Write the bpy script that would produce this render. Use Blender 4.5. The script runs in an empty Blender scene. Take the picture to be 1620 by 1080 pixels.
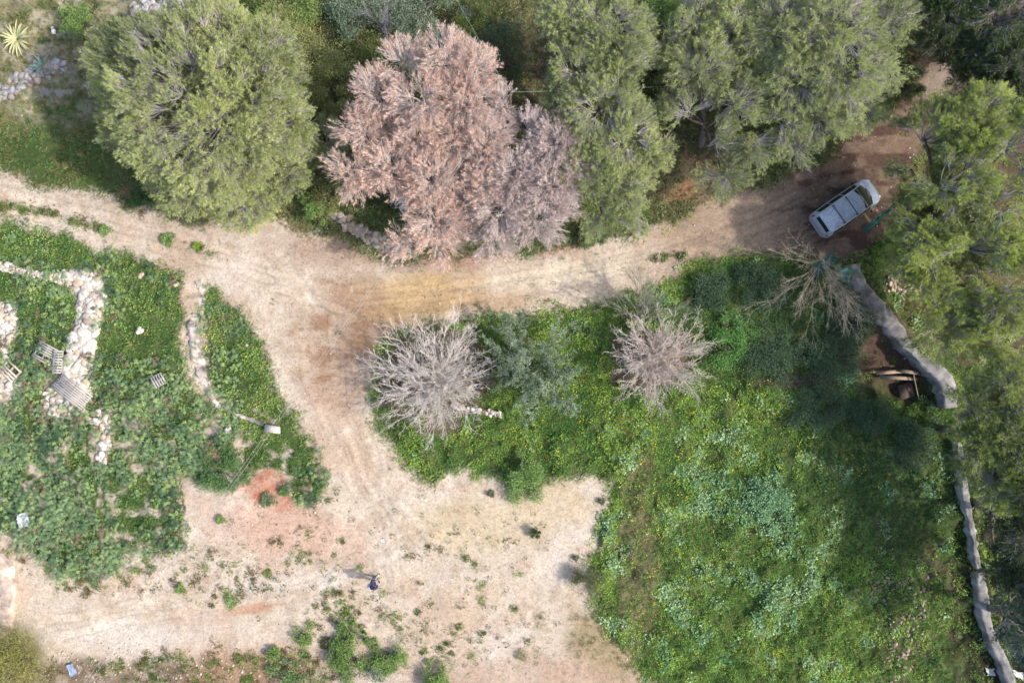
import bpy, math
import numpy as np
R = math.radians
# ------------------------------------------------------------------ camera, light, exposure
CAM_H, SC, CX, CY = 46.0, 26.0, 810.0, 540.0        # height in m, photo pixels per metre at z=0
scene = bpy.context.scene
COL = scene.collection
cam_d = bpy.data.cameras.new('camera'); cam = bpy.data.objects.new('camera', cam_d); COL.objects.link(cam)
cam.location = (0, 0, CAM_H); cam.rotation_euler = (0, 0, 0)
cam_d.sensor_width = 36; cam_d.lens = 18 * CAM_H / (CX / SC); cam_d.clip_end = 2000
scene.camera = cam
SUN_EL, SUN_AZ = 41.0, -13.0                        # azimuth of the sun measured from +x towards +y
sx, sy, sz = (math.cos(R(SUN_EL)) * math.cos(R(SUN_AZ)), math.cos(R(SUN_EL)) * math.sin(R(SUN_AZ)), math.sin(R(SUN_EL)))
sun_d = bpy.data.lights.new('sun', 'SUN'); sun = bpy.data.objects.new('sun', sun_d); COL.objects.link(sun)
sun_d.energy = 2.3; sun_d.angle = R(1.5); sun_d.color = (1, 0.955, 0.9)
sun.rotation_euler = (math.acos(sz), 0, math.atan2(sy, sx) + math.pi / 2); sun.location = (0, 0, 60)
world = bpy.data.worlds.new('World'); scene.world = world; world.use_nodes = True
wn = world.node_tree.nodes; wl = world.node_tree.links
sky = wn.new('ShaderNodeTexSky'); sky.sky_type = 'NISHITA'; sky.sun_disc = False
sky.sun_elevation = R(SUN_EL); sky.sun_rotation = R(90 - SUN_AZ); sky.dust_density = 2.5; sky.ozone_density = 0.6
bg = wn['Background']; bg.inputs[1].default_value = 0.15; wl.new(sky.outputs[0], bg.inputs[0])
scene.view_settings.view_transform = 'Standard'; scene.view_settings.look = 'None'
scene.view_settings.exposure = 1.22; scene.view_settings.gamma = 1

rng = np.random.default_rng(7)
# ------------------------------------------------------------------ helpers
def lin(c):
    c = np.asarray(c, float) / 255.0
    return np.where(c <= 0.04045, c / 12.92, ((c + 0.055) / 1.055) ** 2.4)
def alb(r, g, b, k=1.75): return lin((r, g, b)) / k        # real-world base colour for a sunlit picture colour
_lat = {}
def vnoise(x, y, seed):
    if seed not in _lat: _lat[seed] = np.random.default_rng(seed).random((256, 256))
    L = _lat[seed]; xi = np.floor(x).astype(int); yi = np.floor(y).astype(int)
    fx = x - xi; fy = y - yi; fx = fx * fx * (3 - 2 * fx); fy = fy * fy * (3 - 2 * fy)
    a = L[xi & 255, yi & 255]; b = L[(xi + 1) & 255, yi & 255]; c = L[xi & 255, (yi + 1) & 255]; d = L[(xi + 1) & 255, (yi + 1) & 255]
    return (a * (1 - fx) + b * fx) * (1 - fy) + (c * (1 - fx) + d * fx) * fy
def fbm(x, y, scale, octv=4, seed=1):
    x = np.asarray(x, float) / scale; y = np.asarray(y, float) / scale; t = 0; a = 1; s = 0
    for o in range(octv):
        t = t + a * vnoise(x + 17.3 * o, y - 9.1 * o, seed * 31 + o); s += a; a *= 0.5; x = x * 2.03; y = y * 2.03
    return t / s * 2 - 1
def ss(e0, e1, v):
    t = np.clip((v - e0) / (e1 - e0), 0, 1); return t * t * (3 - 2 * t)
def inpoly(px, py, poly):
    ins = np.zeros(np.shape(px), bool); n = len(poly)
    for i in range(n):
        x1, y1 = poly[i]; x2, y2 = poly[(i + 1) % n]
        if y1 == y2: continue
        c = ((y1 > py) != (y2 > py)) & (px < (x2 - x1) * (py - y1) / (y2 - y1) + x1); ins ^= c
    return ins
def dist_line(px, py, pts):
    d = np.full(np.shape(px), 1e9)
    for (x1, y1), (x2, y2) in zip(pts[:-1], pts[1:]):
        dx, dy = x2 - x1, y2 - y1; t = np.clip(((px - x1) * dx + (py - y1) * dy) / (dx * dx + dy * dy), 0, 1)
        d = np.minimum(d, np.hypot(px - x1 - t * dx, py - y1 - t * dy))
    return d
def blob(px, py, cx, cy, rx, ry, ang=0, soft=0.5, warp=0.35, seed=3):
    a = R(ang); dx, dy = px - cx, py - cy; u = (dx * math.cos(a) + dy * math.sin(a)) / rx; v = (-dx * math.sin(a) + dy * math.cos(a)) / ry
    d = np.hypot(u, v) + warp * fbm(px, py, 30, 4, seed)
    return 1 - ss(1 - soft, 1 + soft * 0.5, d)
# ------------------------------------------------------------------ where the ground is bare (photo pixels projected on the ground)
BARE = [(-900, 262), (0, 275), (60, 292), (130, 306), (180, 316), (230, 330), (280, 345), (330, 352), (390, 350), (430, 342), (470, 360), (505, 372), (540, 385), (575, 398), (600, 408), (650, 412),
 (700, 412), (780, 402), (850, 400), (900, 392), (960, 380), (1010, 370), (1045, 352), (1100, 325), (1160, 305), (1230, 285), (1290, 262), (1330, 232), (1360, 205), (1410, 165), (1440, 110), (1480, 70), (1570, 60), (1640, 60),
 (1640, 110), (1570, 130), (1500, 160), (1470, 200), (1450, 250), (1430, 290), (1420, 340), (1370, 400), (1330, 420), (1280, 405), (1200, 396), (1110, 415), (1070, 438), (1010, 460), (950, 482), (880, 492), (800, 497), (720, 504), (650, 516), (600, 545),
 (588, 600), (592, 650), (620, 700), (650, 745), (680, 768), (715, 752), (790, 748), (800, 775), (830, 782), (862, 757), (960, 755), (968, 800), (950, 860), (925, 905), (935, 950), (965, 1000), (1000, 1045), (1030, 1100), (1040, 1700), (-900, 1700),
 (-900, 838), (0, 838), (30, 850), (40, 872), (70, 885), (95, 917), (130, 917), (180, 902), (215, 888), (250, 880), (300, 852), (292, 805), (284, 768), (300, 748), (340, 772), (370, 782), (400, 765), (430, 762), (480, 790), (510, 782), (512, 745), (495, 700),
 (470, 660), (447, 620), (430, 580), (402, 530), (375, 490), (332, 460), (282, 432), (240, 412), (180, 400), (120, 382), (60, 366), (0, 348), (-900, 300)]
HOLES = [[(110, 432), (165, 432), (166, 470), (152, 530), (140, 590), (135, 640), (105, 640), (100, 600), (118, 540), (124, 480)], [(-20, 478), (30, 480), (25, 520), (5, 560), (-20, 560)], [(-20, 590), (35, 600), (20, 640), (-20, 640)],
 [(290, 440), (322, 440), (325, 520), (332, 590), (352, 645), (340, 650), (305, 600), (288, 540)], [(60, 610), (110, 600), (115, 650), (70, 655)], [(150, 655), (178, 650), (180, 700), (165, 745), (150, 740)], [(325, 700), (370, 708), (368, 738), (322, 738)],
 [(195, 700), (215, 700), (222, 730), (200, 735)], [(382, 775), (398, 742), (440, 740), (458, 768), (474, 800), (420, 815)], [(150, 835), (200, 838), (190, 860), (165, 855)]]
def bare_mask(px, py):
    wx = px + 16 * fbm(px, py, 26, 4, 5) + 9 * fbm(px, py, 7, 3, 7); wy = py + 16 * fbm(px, py, 26, 4, 6) + 9 * fbm(px, py, 7, 3, 8)
    m = inpoly(wx, wy, BARE)
    for h in HOLES: m |= inpoly(wx, wy, h)
    return m
NORTH = [(-900, 262), (0, 272), (230, 322), (430, 345), (600, 405), (780, 402), (960, 378), (1100, 322), (1290, 258), (1360, 200), (1440, 100), (1480, 60), (1700, 40)]
NX = np.array(NORTH, float)
def height_px(px, py):
    h = 0.10 * fbm(px, py, 120, 4, 11) + 0.03 * fbm(px, py, 16, 3, 12)
    yn = np.interp(px, NX[:, 0], NX[:, 1])
    h = h + .5 * np.maximum(fbm(px, py, 34, 3, 15), -.2) * ss(560, 620, px) * ss(520, 600, py) * (~inpoly(px, py, BARE)) + .2 * fbm(px, py, 30, 3, 16) * ss(500, 440, px) * ss(430, 480, py) * (~inpoly(px, py, BARE))
    h = h + 0.9 * ss(0, 70, yn - py) * (0.8 + 0.4 * fbm(px, py, 60, 3, 13))
    h = h - 0.9 * blob(px, py, 1420, 585, 75, 55, 30) - 0.5 * ss(1000, 1150, px) * ss(520, 640, py)
    for off in (-12, 14):                                    # wheel ruts
        rut = [(-60, 300 + off), (120, 345 + off), (300, 390 + off), (470, 450 + off), (560, 560), (600, 680 + off)]
        h = h - 0.05 * (1 - ss(2, 8, dist_line(px, py, rut)))
        rut = [(560, 470 + off), (700, 468 + off), (880, 440 + off), (1050, 400 + off), (1200, 350 + off), (1330, 290 + off)]
        h = h - 0.06 * (1 - ss(2, 9, dist_line(px, py, rut)))
    wallx = np.interp(py, [400, 440, 500, 560, 600, 700, 900, 1080], [1375, 1385, 1420, 1465, 1515, 1530, 1562, 1612])
    h = h - 1.3 * ss(0, 22, px - wallx) * ss(400, 470, py)
    h = h - 0.05 * blob(px, py, 660, 470, 90, 25, -5)
    return h
def toPx(x, y): return x * SC + CX, CY - y * SC
def ground_h(x, y):
    px, py = toPx(np.asarray(x, float), np.asarray(y, float)); return height_px(px, py)
def P(px, py, z=0.0):                                        # photo direction at height z above datum
    f = (CAM_H - z) / CAM_H / SC; return np.array([(px - CX) * f, (CY - py) * f, z])
def G(px, py):                                               # point on the ground seen at that pixel
    z = 0.0
    for _ in range(4):
        p = P(px, py, z); z = float(ground_h(p[0], p[1]))
    return np.array([p[0], p[1], z])
# ------------------------------------------------------------------ mesh making
def build(name, parts, mat, parent=None, smooth=False):
    me = bpy.data.meshes.new(name); Vs, Ls, Ss, Cs = [], [], [], []; vo = 0; lo = 0
    for p in parts:
        V, F = np.asarray(p[0], float), np.asarray(p[1], int)
        c = np.asarray(p[2], float) if len(p) > 2 else np.array([.5, .5, .5])
        if c.ndim == 1: c = np.tile(c, (len(F), 1))
        Vs.append(V); Ls.append((F + vo).ravel()); Ss.append(lo + np.arange(len(F)) * F.shape[1]); Cs.append(c); vo += len(V); lo += F.size
    V = np.concatenate(Vs); L = np.concatenate(Ls); S = np.concatenate(Ss); C = np.concatenate(Cs)
    me.vertices.add(len(V)); me.vertices.foreach_set('co', V.astype(np.float32).ravel())
    me.loops.add(len(L)); me.loops.foreach_set('vertex_index', L.astype(np.int32))
    me.polygons.add(len(S)); me.polygons.foreach_set('loop_start', S.astype(np.int32))
    me.update(calc_edges=True)
    at = me.attributes.new('col', 'FLOAT_COLOR', 'FACE')
    at.data.foreach_set('color', np.concatenate([np.clip(C, 0, 1), np.ones((len(C), 1))], 1).astype(np.float32).ravel())
    if smooth: me.polygons.foreach_set('use_smooth', np.ones(len(S), bool))
    me.materials.append(mat)
    o = bpy.data.objects.new(name, me); COL.objects.link(o)
    if parent is not None:
        o.parent = parent; o.matrix_parent_inverse.identity(); o.location = -np.array(parent['_o']) if '_o' in parent.keys() else (0, 0, 0)
    return o
def tag(o, label=None, cat=None, group=None, kind=None):
    if label: o['label'] = label
    if cat: o['category'] = cat
    if group: o['group'] = group
    if kind: o['kind'] = kind
    return o
def thing(name, label, cat, loc, group=None):
    o = bpy.data.objects.new(name, None); COL.objects.link(o); o.location = tuple(loc); o['_o'] = tuple(float(v) for v in loc)
    o.empty_display_size = 0.3
    return tag(o, label, cat, group)
def norm(v): return v / np.maximum(np.linalg.norm(v, axis=-1, keepdims=True), 1e-9)
def tubes(Pl, Rad, sides=4):                                 # Pl (N,K,3), Rad (N,K)
    N, K, _ = Pl.shape; T = np.gradient(Pl, axis=1); T = norm(T)
    ref = np.where(np.abs(T[..., 2:3]) > 0.9, np.array([1., 0, 0]), np.array([0, 0, 1.])); A = norm(np.cross(T, ref)); B = np.cross(T, A)
    ang = np.arange(sides) * 2 * np.pi / sides
    V = Pl[:, :, None] + Rad[:, :, None, None] * (A[:, :, None] * np.cos(ang)[:, None] + B[:, :, None] * np.sin(ang)[:, None])
    idx = np.arange(N * K * sides).reshape(N, K, sides); a = idx[:, :-1]; b = idx[:, 1:]
    F = np.stack([a, np.roll(a, -1, 2), np.roll(b, -1, 2), b], -1).reshape(-1, 4)
    return V.reshape(-1, 3), F
def curve(A, B, K=5, bow=0.12, sag=0.0, r=None):
    r = r or rng; n = len(A); t = np.linspace(0, 1, K)[None, :, None]; L = np.linalg.norm(B - A, axis=1)[:, None, None]
    C = (A + B)[:, None] / 2 + r.normal(0, 1, (n, 1, 3)) * bow * L; C[..., 2] += sag * L[..., 0]
    return (1 - t) ** 2 * A[:, None] + 2 * t * (1 - t) * C + t * t * B[:, None]
def blades(Pn, D, n, L, W, spread, col, cj=0.18, r=None):
    r = r or rng; m = len(Pn) * n; p = np.repeat(Pn, n, 0); d = norm(np.repeat(D, n, 0) + spread * r.normal(0, 1, (m, 3)))
    s = norm(np.cross(d, r.normal(0, 1, (m, 3)))); l = L * r.uniform(0.6, 1.2, (m, 1))
    V = np.stack([p - s * W / 2, p + s * W / 2, p + d * l], 1).reshape(-1, 3)
    c = np.repeat(col, n, 0) if np.ndim(col) > 1 else np.tile(col, (m, 1)); c = c * r.uniform(1 - cj, 1 + cj, (m, 1))
    return V, np.arange(m * 3).reshape(-1, 3), c
def kites(p, d, nrm, L, W, col):                              # leaves: base p, direction d, flat side nrm
    s = norm(np.cross(d, nrm)); n = norm(np.cross(s, d)); L = np.reshape(L, (-1, 1)); W = np.reshape(W, (-1, 1))
    V = np.stack([p, p + d * L * .45 + s * W / 2 + n * W * .15, p + d * L, p + d * L * .45 - s * W / 2 + n * W * .15], 1).reshape(-1, 3)
    return V, np.arange(len(V)).reshape(-1, 4), col
def ico(sub=1):
    import bmesh
    bm = bmesh.new(); bmesh.ops.create_icosphere(bm, subdivisions=sub, radius=1); bm.verts.ensure_lookup_table()
    V = np.array([v.co[:] for v in bm.verts]); F = np.array([[v.index for v in f.verts] for f in bm.faces]); bm.free(); return V, F
ICO1, ICO2 = ico(1), ico(2)
def rock_templates(n, sub, seed):
    r = np.random.default_rng(seed); V0, F0 = (ICO1 if sub == 1 else ICO2); out = []
    for i in range(n):
        V = V0.copy()
        for k in range(12):                                   # chop with planes: faceted broken stone
            d = norm(r.normal(0, 1, 3)); off = r.uniform(.38, .8); q = V @ d; V = V - np.outer(np.maximum(q - off, 0), d)
        V = V * r.uniform(.75, 1.25, 3) + r.normal(0, .03, V.shape); out.append(V)
    return out, F0
RK1, RF1 = rock_templates(8, 1, 3); RK2, RF2 = rock_templates(8, 2, 4)
def rocks(pos, size, cols, flat=.6, sub=1, r=None):
    r = r or rng; T, F = (RK1, RF1) if sub == 1 else (RK2, RF2); n = len(pos); k = r.integers(0, len(T), n); a = r.uniform(0, 6.28, n)
    V = np.stack([T[i] for i in k]) * np.array([1, 1, flat]) * np.reshape(size, (-1, 1, 1))
    c, s = np.cos(a)[:, None], np.sin(a)[:, None]
    V = np.stack([V[..., 0] * c - V[..., 1] * s, V[..., 0] * s + V[..., 1] * c, V[..., 2]], -1) + pos[:, None]
    FF = (F[None] + (np.arange(n) * V.shape[1])[:, None, None]).reshape(-1, 3)
    C = np.repeat(cols * r.uniform(.82, 1.1, (n, 1)), len(F), 0); return V.reshape(-1, 3), FF, C
def box(c, size, ang=0, tilt=0, col=(.5, .5, .5), jit=0):
    s = np.array(size) / 2; V = np.array([[x, y, z] for x in (-1, 1) for y in (-1, 1) for z in (-1, 1)], float) * s
    if jit: V = V + rng.normal(0, jit, V.shape)
    ct, st = math.cos(tilt), math.sin(tilt); V = np.stack([V[:, 0] * ct + V[:, 2] * st, V[:, 1], -V[:, 0] * st + V[:, 2] * ct], 1)
    ca, sa = math.cos(ang), math.sin(ang); V = np.stack([V[:, 0] * ca - V[:, 1] * sa, V[:, 0] * sa + V[:, 1] * ca, V[:, 2]], 1) + np.array(c)
    F = [[0, 1, 3, 2], [4, 6, 7, 5], [0, 4, 5, 1], [2, 3, 7, 6], [0, 2, 6, 4], [1, 5, 7, 3]]; return V, np.array(F), np.array(col, float)
# ------------------------------------------------------------------ materials
def mat(name, rough=.9, attr=True, color=None, nscale=None, namt=.25, bump=0, bscale=40, transl=0, spec=.2, metal=0, coat=0):
    m = bpy.data.materials.new(name); m.use_nodes = True; N = m.node_tree.nodes; L = m.node_tree.links; b = N['Principled BSDF']; out = N['Material Output']
    b.inputs['Roughness'].default_value = rough; b.inputs['Specular IOR Level'].default_value = spec; b.inputs['Metallic'].default_value = metal; b.inputs['Coat Weight'].default_value = coat
    if attr: a = N.new('ShaderNodeAttribute'); a.attribute_name = 'col'; src = a.outputs['Color']
    else: a = N.new('ShaderNodeRGB'); a.outputs[0].default_value = (*color, 1); src = a.outputs[0]
    geo = N.new('ShaderNodeNewGeometry')
    if nscale:
        n = N.new('ShaderNodeTexNoise'); n.inputs['Scale'].default_value = nscale; n.inputs['Detail'].default_value = 5; L.new(geo.outputs['Position'], n.inputs['Vector'])
        mr = N.new('ShaderNodeMapRange'); mr.inputs[1].default_value = .3; mr.inputs[2].default_value = .7; mr.inputs[3].default_value = 1 - namt; mr.inputs[4].default_value = 1 + namt; L.new(n.outputs[0], mr.inputs[0])
        mx = N.new('ShaderNodeMix'); mx.data_type = 'RGBA'; mx.blend_type = 'MULTIPLY'; mx.inputs[0].default_value = 1; L.new(src, mx.inputs[6]); L.new(mr.outputs[0], mx.inputs[7]); src = mx.outputs[2]
    L.new(src, b.inputs['Base Color'])
    if bump:
        n2 = N.new('ShaderNodeTexNoise'); n2.inputs['Scale'].default_value = bscale; n2.inputs['Detail'].default_value = 4; L.new(geo.outputs['Position'], n2.inputs['Vector'])
        bp = N.new('ShaderNodeBump'); bp.inputs['Strength'].default_value = bump; bp.inputs['Distance'].default_value = .03; L.new(n2.outputs[0], bp.inputs['Height']); L.new(bp.outputs[0], b.inputs['Normal'])
    if transl:
        t = N.new('ShaderNodeBsdfTranslucent'); L.new(src, t.inputs[0]); ms = N.new('ShaderNodeMixShader'); ms.inputs[0].default_value = transl
        L.new(b.outputs[0], ms.inputs[1]); L.new(t.outputs[0], ms.inputs[2]); L.new(ms.outputs[0], out.inputs[0])
    return m
M_leaf = mat('leaf', .65, transl=.25, spec=.25); M_needle = mat('needle', .7, transl=.2, spec=.15)
M_bark = mat('bark', .95, nscale=12, namt=.3, bump=.4, bscale=30); M_twig = mat('twig', .9)
M_rock = mat('rock', .95, nscale=7, namt=.2, bump=.5, bscale=25); M_conc = mat('concrete', .92, nscale=2.2, namt=.42, bump=.6, bscale=22)
M_wood = mat('weathered_wood', .9, nscale=20, namt=.2)
M_ground = mat('earth', .97, bump=0)
def ground_material():
    m = M_ground; N = m.node_tree.nodes; L = m.node_tree.links; b = N['Principled BSDF']; N.remove(next(l.from_node for l in b.inputs['Base Color'].links))
    a = N.new('ShaderNodeAttribute'); a.attribute_name = 'soil'; geo = N.new('ShaderNodeNewGeometry'); src = a.outputs['Color']; b.inputs['Specular IOR Level'].default_value = .1
    def mul(src, scale, lo, hi, det=6, rough=.6, a0=.3, a1=.7, vor=False, dist=0):
        n = N.new('ShaderNodeTexNoise'); n.inputs['Scale'].default_value = scale; n.inputs['Detail'].default_value = det; n.inputs['Roughness'].default_value = rough; n.inputs['Distortion'].default_value = dist
        L.new(geo.outputs['Position'], n.inputs['Vector'])
        mr = N.new('ShaderNodeMapRange'); mr.inputs[1].default_value = a0; mr.inputs[2].default_value = a1; mr.inputs[3].default_value = lo; mr.inputs[4].default_value = hi; L.new(n.outputs[0], mr.inputs[0])
        mx = N.new('ShaderNodeMix'); mx.data_type = 'RGBA'; mx.blend_type = 'MULTIPLY'; mx.inputs[0].default_value = 1; L.new(src, mx.inputs[6]); L.new(mr.outputs[0], mx.inputs[7]); return mx.outputs[2], n
    src, n1 = mul(src, .55, .9, 1.1, dist=.6); src, n2 = mul(src, 3.5, .84, 1.12); src, n3 = mul(src, 16, .78, 1.16, 5, .75); src, n4 = mul(src, 7, .88, 1.06, 3, .6, .35, .5)
    v = N.new('ShaderNodeTexVoronoi'); v.inputs['Scale'].default_value = 5.5; L.new(geo.outputs['Position'], v.inputs['Vector'])   # scattered darker crumbs and pale chips
    mr = N.new('ShaderNodeMapRange'); mr.inputs[1].default_value = .10; mr.inputs[2].default_value = .24; mr.inputs[3].default_value = 1; mr.inputs[4].default_value = 0; L.new(v.outputs['Distance'], mr.inputs[0])
    cr = N.new('ShaderNodeValToRGB'); cr.color_ramp.interpolation = 'CONSTANT'; e = cr.color_ramp.elements
    e[0].position = 0; e[0].color = (.5, .47, .4, 1); e[1].position = .28; e[1].color = (1, 1, 1, 1); e2 = e.new(.8); e2.color = (1.35, 1.33, 1.3, 1); L.new(v.outputs['Color'], cr.inputs[0])
    mx = N.new('ShaderNodeMix'); mx.data_type = 'RGBA'; mx.blend_type = 'MULTIPLY'; L.new(mr.outputs[0], mx.inputs[0]); L.new(src, mx.inputs[6]); L.new(cr.outputs[0], mx.inputs[7]); src = mx.outputs[2]
    L.new(src, b.inputs['Base Color'])
    bp = N.new('ShaderNodeBump'); bp.inputs['Strength'].default_value = .6; bp.inputs['Distance'].default_value = .05
    ad = N.new('ShaderNodeMath'); ad.operation = 'ADD'; L.new(n2.outputs[0], ad.inputs[0]); L.new(n3.outputs[0], ad.inputs[1]); L.new(ad.outputs[0], bp.inputs['Height']); L.new(bp.outputs[0], b.inputs['Normal'])
ground_material()
# ------------------------------------------------------------------ the ground: one sheet, fine inside the picture, coarse to the horizon
def axis(half, step, far):
    a = list(np.arange(0, half, step)); s = step
    while a[-1] < far: s *= 1.22; a.append(a[-1] + s)
    a = np.array(a); return np.concatenate([-a[:0:-1], a])
gx, gy = axis(34, .085, 900), axis(23.5, .085, 900)
X, Y = np.meshgrid(gx, gy, indexing='ij'); PX, PY = toPx(X, Y)
near = ss(80, 40, np.hypot(X, Y)); Z = height_px(PX, PY) * near
def paint_ground():
    wx = PX + 12 * fbm(PX, PY, 30, 4, 21); wy = PY + 12 * fbm(PX, PY, 30, 4, 22)
    jr = np.random.default_rng(77); b = np.mean([bare_mask(PX + jr.normal(0, 6, PX.shape) * (fbm(PX, PY, 50, 2, 61) + .9), PY + jr.normal(0, 6, PX.shape)) for _ in range(3)], 0)
    def mix(c, col, w): return c + (np.asarray(col) - c) * w[..., None]
    veg = mix(np.zeros(PX.shape + (3,)), alb(80, 98, 54), np.ones(PX.shape))
    veg = mix(veg, alb(108, 112, 72), ss(.0, .5, fbm(PX, PY, 40, 4, 23)) * .6)
    veg = mix(veg, alb(184, 176, 148), 1.0 * blob(PX, PY, 110, 60, 220, 140) * ss(-.5, .1, fbm(PX, PY, 18, 4, 24)))
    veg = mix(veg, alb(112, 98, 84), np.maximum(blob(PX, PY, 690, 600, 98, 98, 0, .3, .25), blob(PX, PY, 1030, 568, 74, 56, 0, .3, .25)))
    veg = mix(veg, alb(172, 165, 158), ss(.12, .3, fbm(PX, PY, 26, 4, 25)) * np.maximum(blob(PX, PY, 60, 130, 110, 50), blob(PX, PY, 270, 12, 90, 30)))
    veg = mix(veg, alb(116, 100, 84), blob(PX, PY, 830, 120, 70, 110) * .9)
    veg = mix(veg, alb(126, 104, 88), blob(PX, PY, 1080, 270, 90, 70) * .9)
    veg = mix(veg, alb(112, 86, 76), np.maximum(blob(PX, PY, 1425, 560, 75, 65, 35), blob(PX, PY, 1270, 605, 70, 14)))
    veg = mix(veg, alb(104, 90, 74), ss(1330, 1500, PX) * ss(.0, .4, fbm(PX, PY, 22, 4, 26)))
    veg = mix(veg, alb(58, 54, 42), ss(1500, 1550, PX) * ss(560, 700, PY) * .95)  # dark leaf litter beyond the wall, with the deep shade there painted in
    veg = mix(veg, alb(140, 128, 98), blob(PX, PY, 1010, 890, 34, 150) * .6)
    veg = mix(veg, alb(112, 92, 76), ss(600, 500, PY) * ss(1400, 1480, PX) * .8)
    veg = mix(veg, alb(176, 128, 100), np.maximum.reduce([blob(PX, PY, 215, 305, 30, 12), blob(PX, PY, 350, 348, 50, 10), blob(PX, PY, 430, 362, 50, 14), blob(PX, PY, 1075, 305, 34, 14, -18)]) * .9); veg = mix(veg, alb(226, 205, 188), np.maximum(ss(.15, .45, fbm(PX, PY, 18, 4, 27)) * ss(560, 480, PX) * ss(600, 700, PY) * .8, blob(PX, PY, 1352, 950, 14, 12)))
    s = mix(np.zeros(PX.shape + (3,)), alb(230, 211, 192), np.ones(PX.shape))
    s = mix(s, alb(218, 190, 168), ss(-.05, .3, fbm(wx, wy, 90, 5, 28)) * .8); s = mix(s, alb(206, 182, 158), ss(.08, .3, fbm(wx, wy, 26, 5, 62)) * .55)
    s = mix(s, alb(244, 232, 222), ss(.05, .5, fbm(wx * .45, wy, 40, 5, 29)) * .4)
    s = mix(s, alb(248, 240, 232), np.maximum(blob(PX, PY, 450, 920, 120, 18, -6), blob(PX, PY, 190, 1005, 150, 28)) * .35)
    s = mix(s, alb(216, 184, 136), blob(PX, PY, 650, 470, 120, 42, -5) * .85)            # ochre silt where water stood
    s = mix(s, alb(214, 178, 140), blob(PX, PY, 760, 480, 120, 16, -3) * .5)
    s = mix(s, alb(240, 224, 200), blob(PX, PY, 900, 432, 150, 16, -9) * .75)
    s = mix(s, alb(196, 168, 150), np.maximum(dist_line(PX, PY, [(640, 462), (760, 458), (860, 448)]) < 5, 0) * .35 * ss(-.2, .3, fbm(PX, PY, 14, 4, 30)))
    s = mix(s, alb(178, 142, 116), blob(PX, PY, 540, 540, 84, 105, 10) * .8 * (.6 + .6 * ss(-.2, .2, fbm(PX * .4, PY, 12, 4, 63)))); s = mix(s, alb(196, 166, 142), blob(PX, PY, 560, 470, 70, 30, -20) * .5)  # brown mud at the fork, streaked with painted twig shadows
    s = mix(s, alb(190, 160, 142), blob(PX, PY, 610, 395, 200, 34, 2) * .65)             # twig litter below the bank
    s = mix(s, alb(198, 160, 145), np.maximum(blob(PX, PY, 700, 400, 90, 26), blob(PX, PY, 850, 385, 80, 20)) * .8)
    s = mix(s, alb(178, 160, 150), blob(PX, PY, 640, 424, 40, 10) * .4)
    s = mix(s, alb(186, 160, 138), ss(960, 1120, PX) * ss(600, 480, PY) * .85)
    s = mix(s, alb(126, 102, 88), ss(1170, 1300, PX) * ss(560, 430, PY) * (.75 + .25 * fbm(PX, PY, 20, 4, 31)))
    s = mix(s, alb(104, 80, 72), ss(1180, 1300, PX) * ss(500, 400, PY) * ss(.0, .35, fbm(PX * .7 + PY * .5, PY * 1.6, 22, 5, 32)) * .9)  # brown soil, darkened further to paint in tree shade over the track
    s = mix(s, alb(178, 160, 146), blob(PX, PY, 1500, 120, 60, 24, -30) * .8)  # patch of sunlight at the track's end, painted as paler soil
    s = mix(s, alb(246, 236, 226), ss(36, 24, dist_line(PX, PY, [(150, 440), (146, 490), (130, 570), (112, 640)])) * ss(440, 400, PX) * 1.); s = mix(s, alb(246, 236, 228), ss(60, 20, PX) * ss(650, 600, PY) * ss(470, 490, PY))
    s = mix(s, alb(208, 138, 112), np.maximum.reduce([blob(PX, PY, 425, 785, 50, 22, 20, .4), blob(PX, PY, 428, 765, 30, 26, 0, .4), blob(PX, PY, 345, 722, 28, 18)]) * (.55 + .45 * ss(-.15, .15, fbm(PX, PY, 9, 3, 81))))   # red earth
    s = mix(s, alb(222, 178, 156), blob(PX, PY, 440, 835, 130, 45, 8) * .6)
    s = mix(s, alb(208, 158, 126), blob(PX, PY, 400, 962, 45, 10, -8) * .75)
    s = mix(s, alb(222, 200, 160), np.maximum(blob(PX, PY, 760, 830, 120, 55), blob(PX, PY, 860, 800, 80, 50)) * .5)
    s = mix(s, alb(216, 192, 168), blob(PX, PY, 700, 970, 190, 70, 0) * ss(-.3, .3, fbm(PX, PY, 35, 5, 33)) * .7)
    s = mix(s, alb(150, 130, 112), ss(1032, 1056, wy) * ss(620, 460, PX) * (.6 + .4 * ss(-.2, .2, fbm(PX, PY, 16, 4, 71))))
    s = mix(s, alb(190, 148, 118), ss(990, 1050, wy) * blob(PX, PY, 400, 1050, 130, 40, -8) * .7)
    s = mix(s, alb(196, 164, 142), ss(1010, 1060, wy) * ss(560, 700, PX) * .5)
    s = mix(s, alb(178, 158, 120), blob(PX, PY, 960, 1020, 80, 50, 30) * .8)
    s = mix(s, alb(130, 122, 80), blob(PX, PY, 25, 1045, 55, 60) * .9)
    s = mix(s, alb(196, 164, 140), blob(PX, PY, 1110, 312, 110, 14, -18) * .9)
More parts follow.
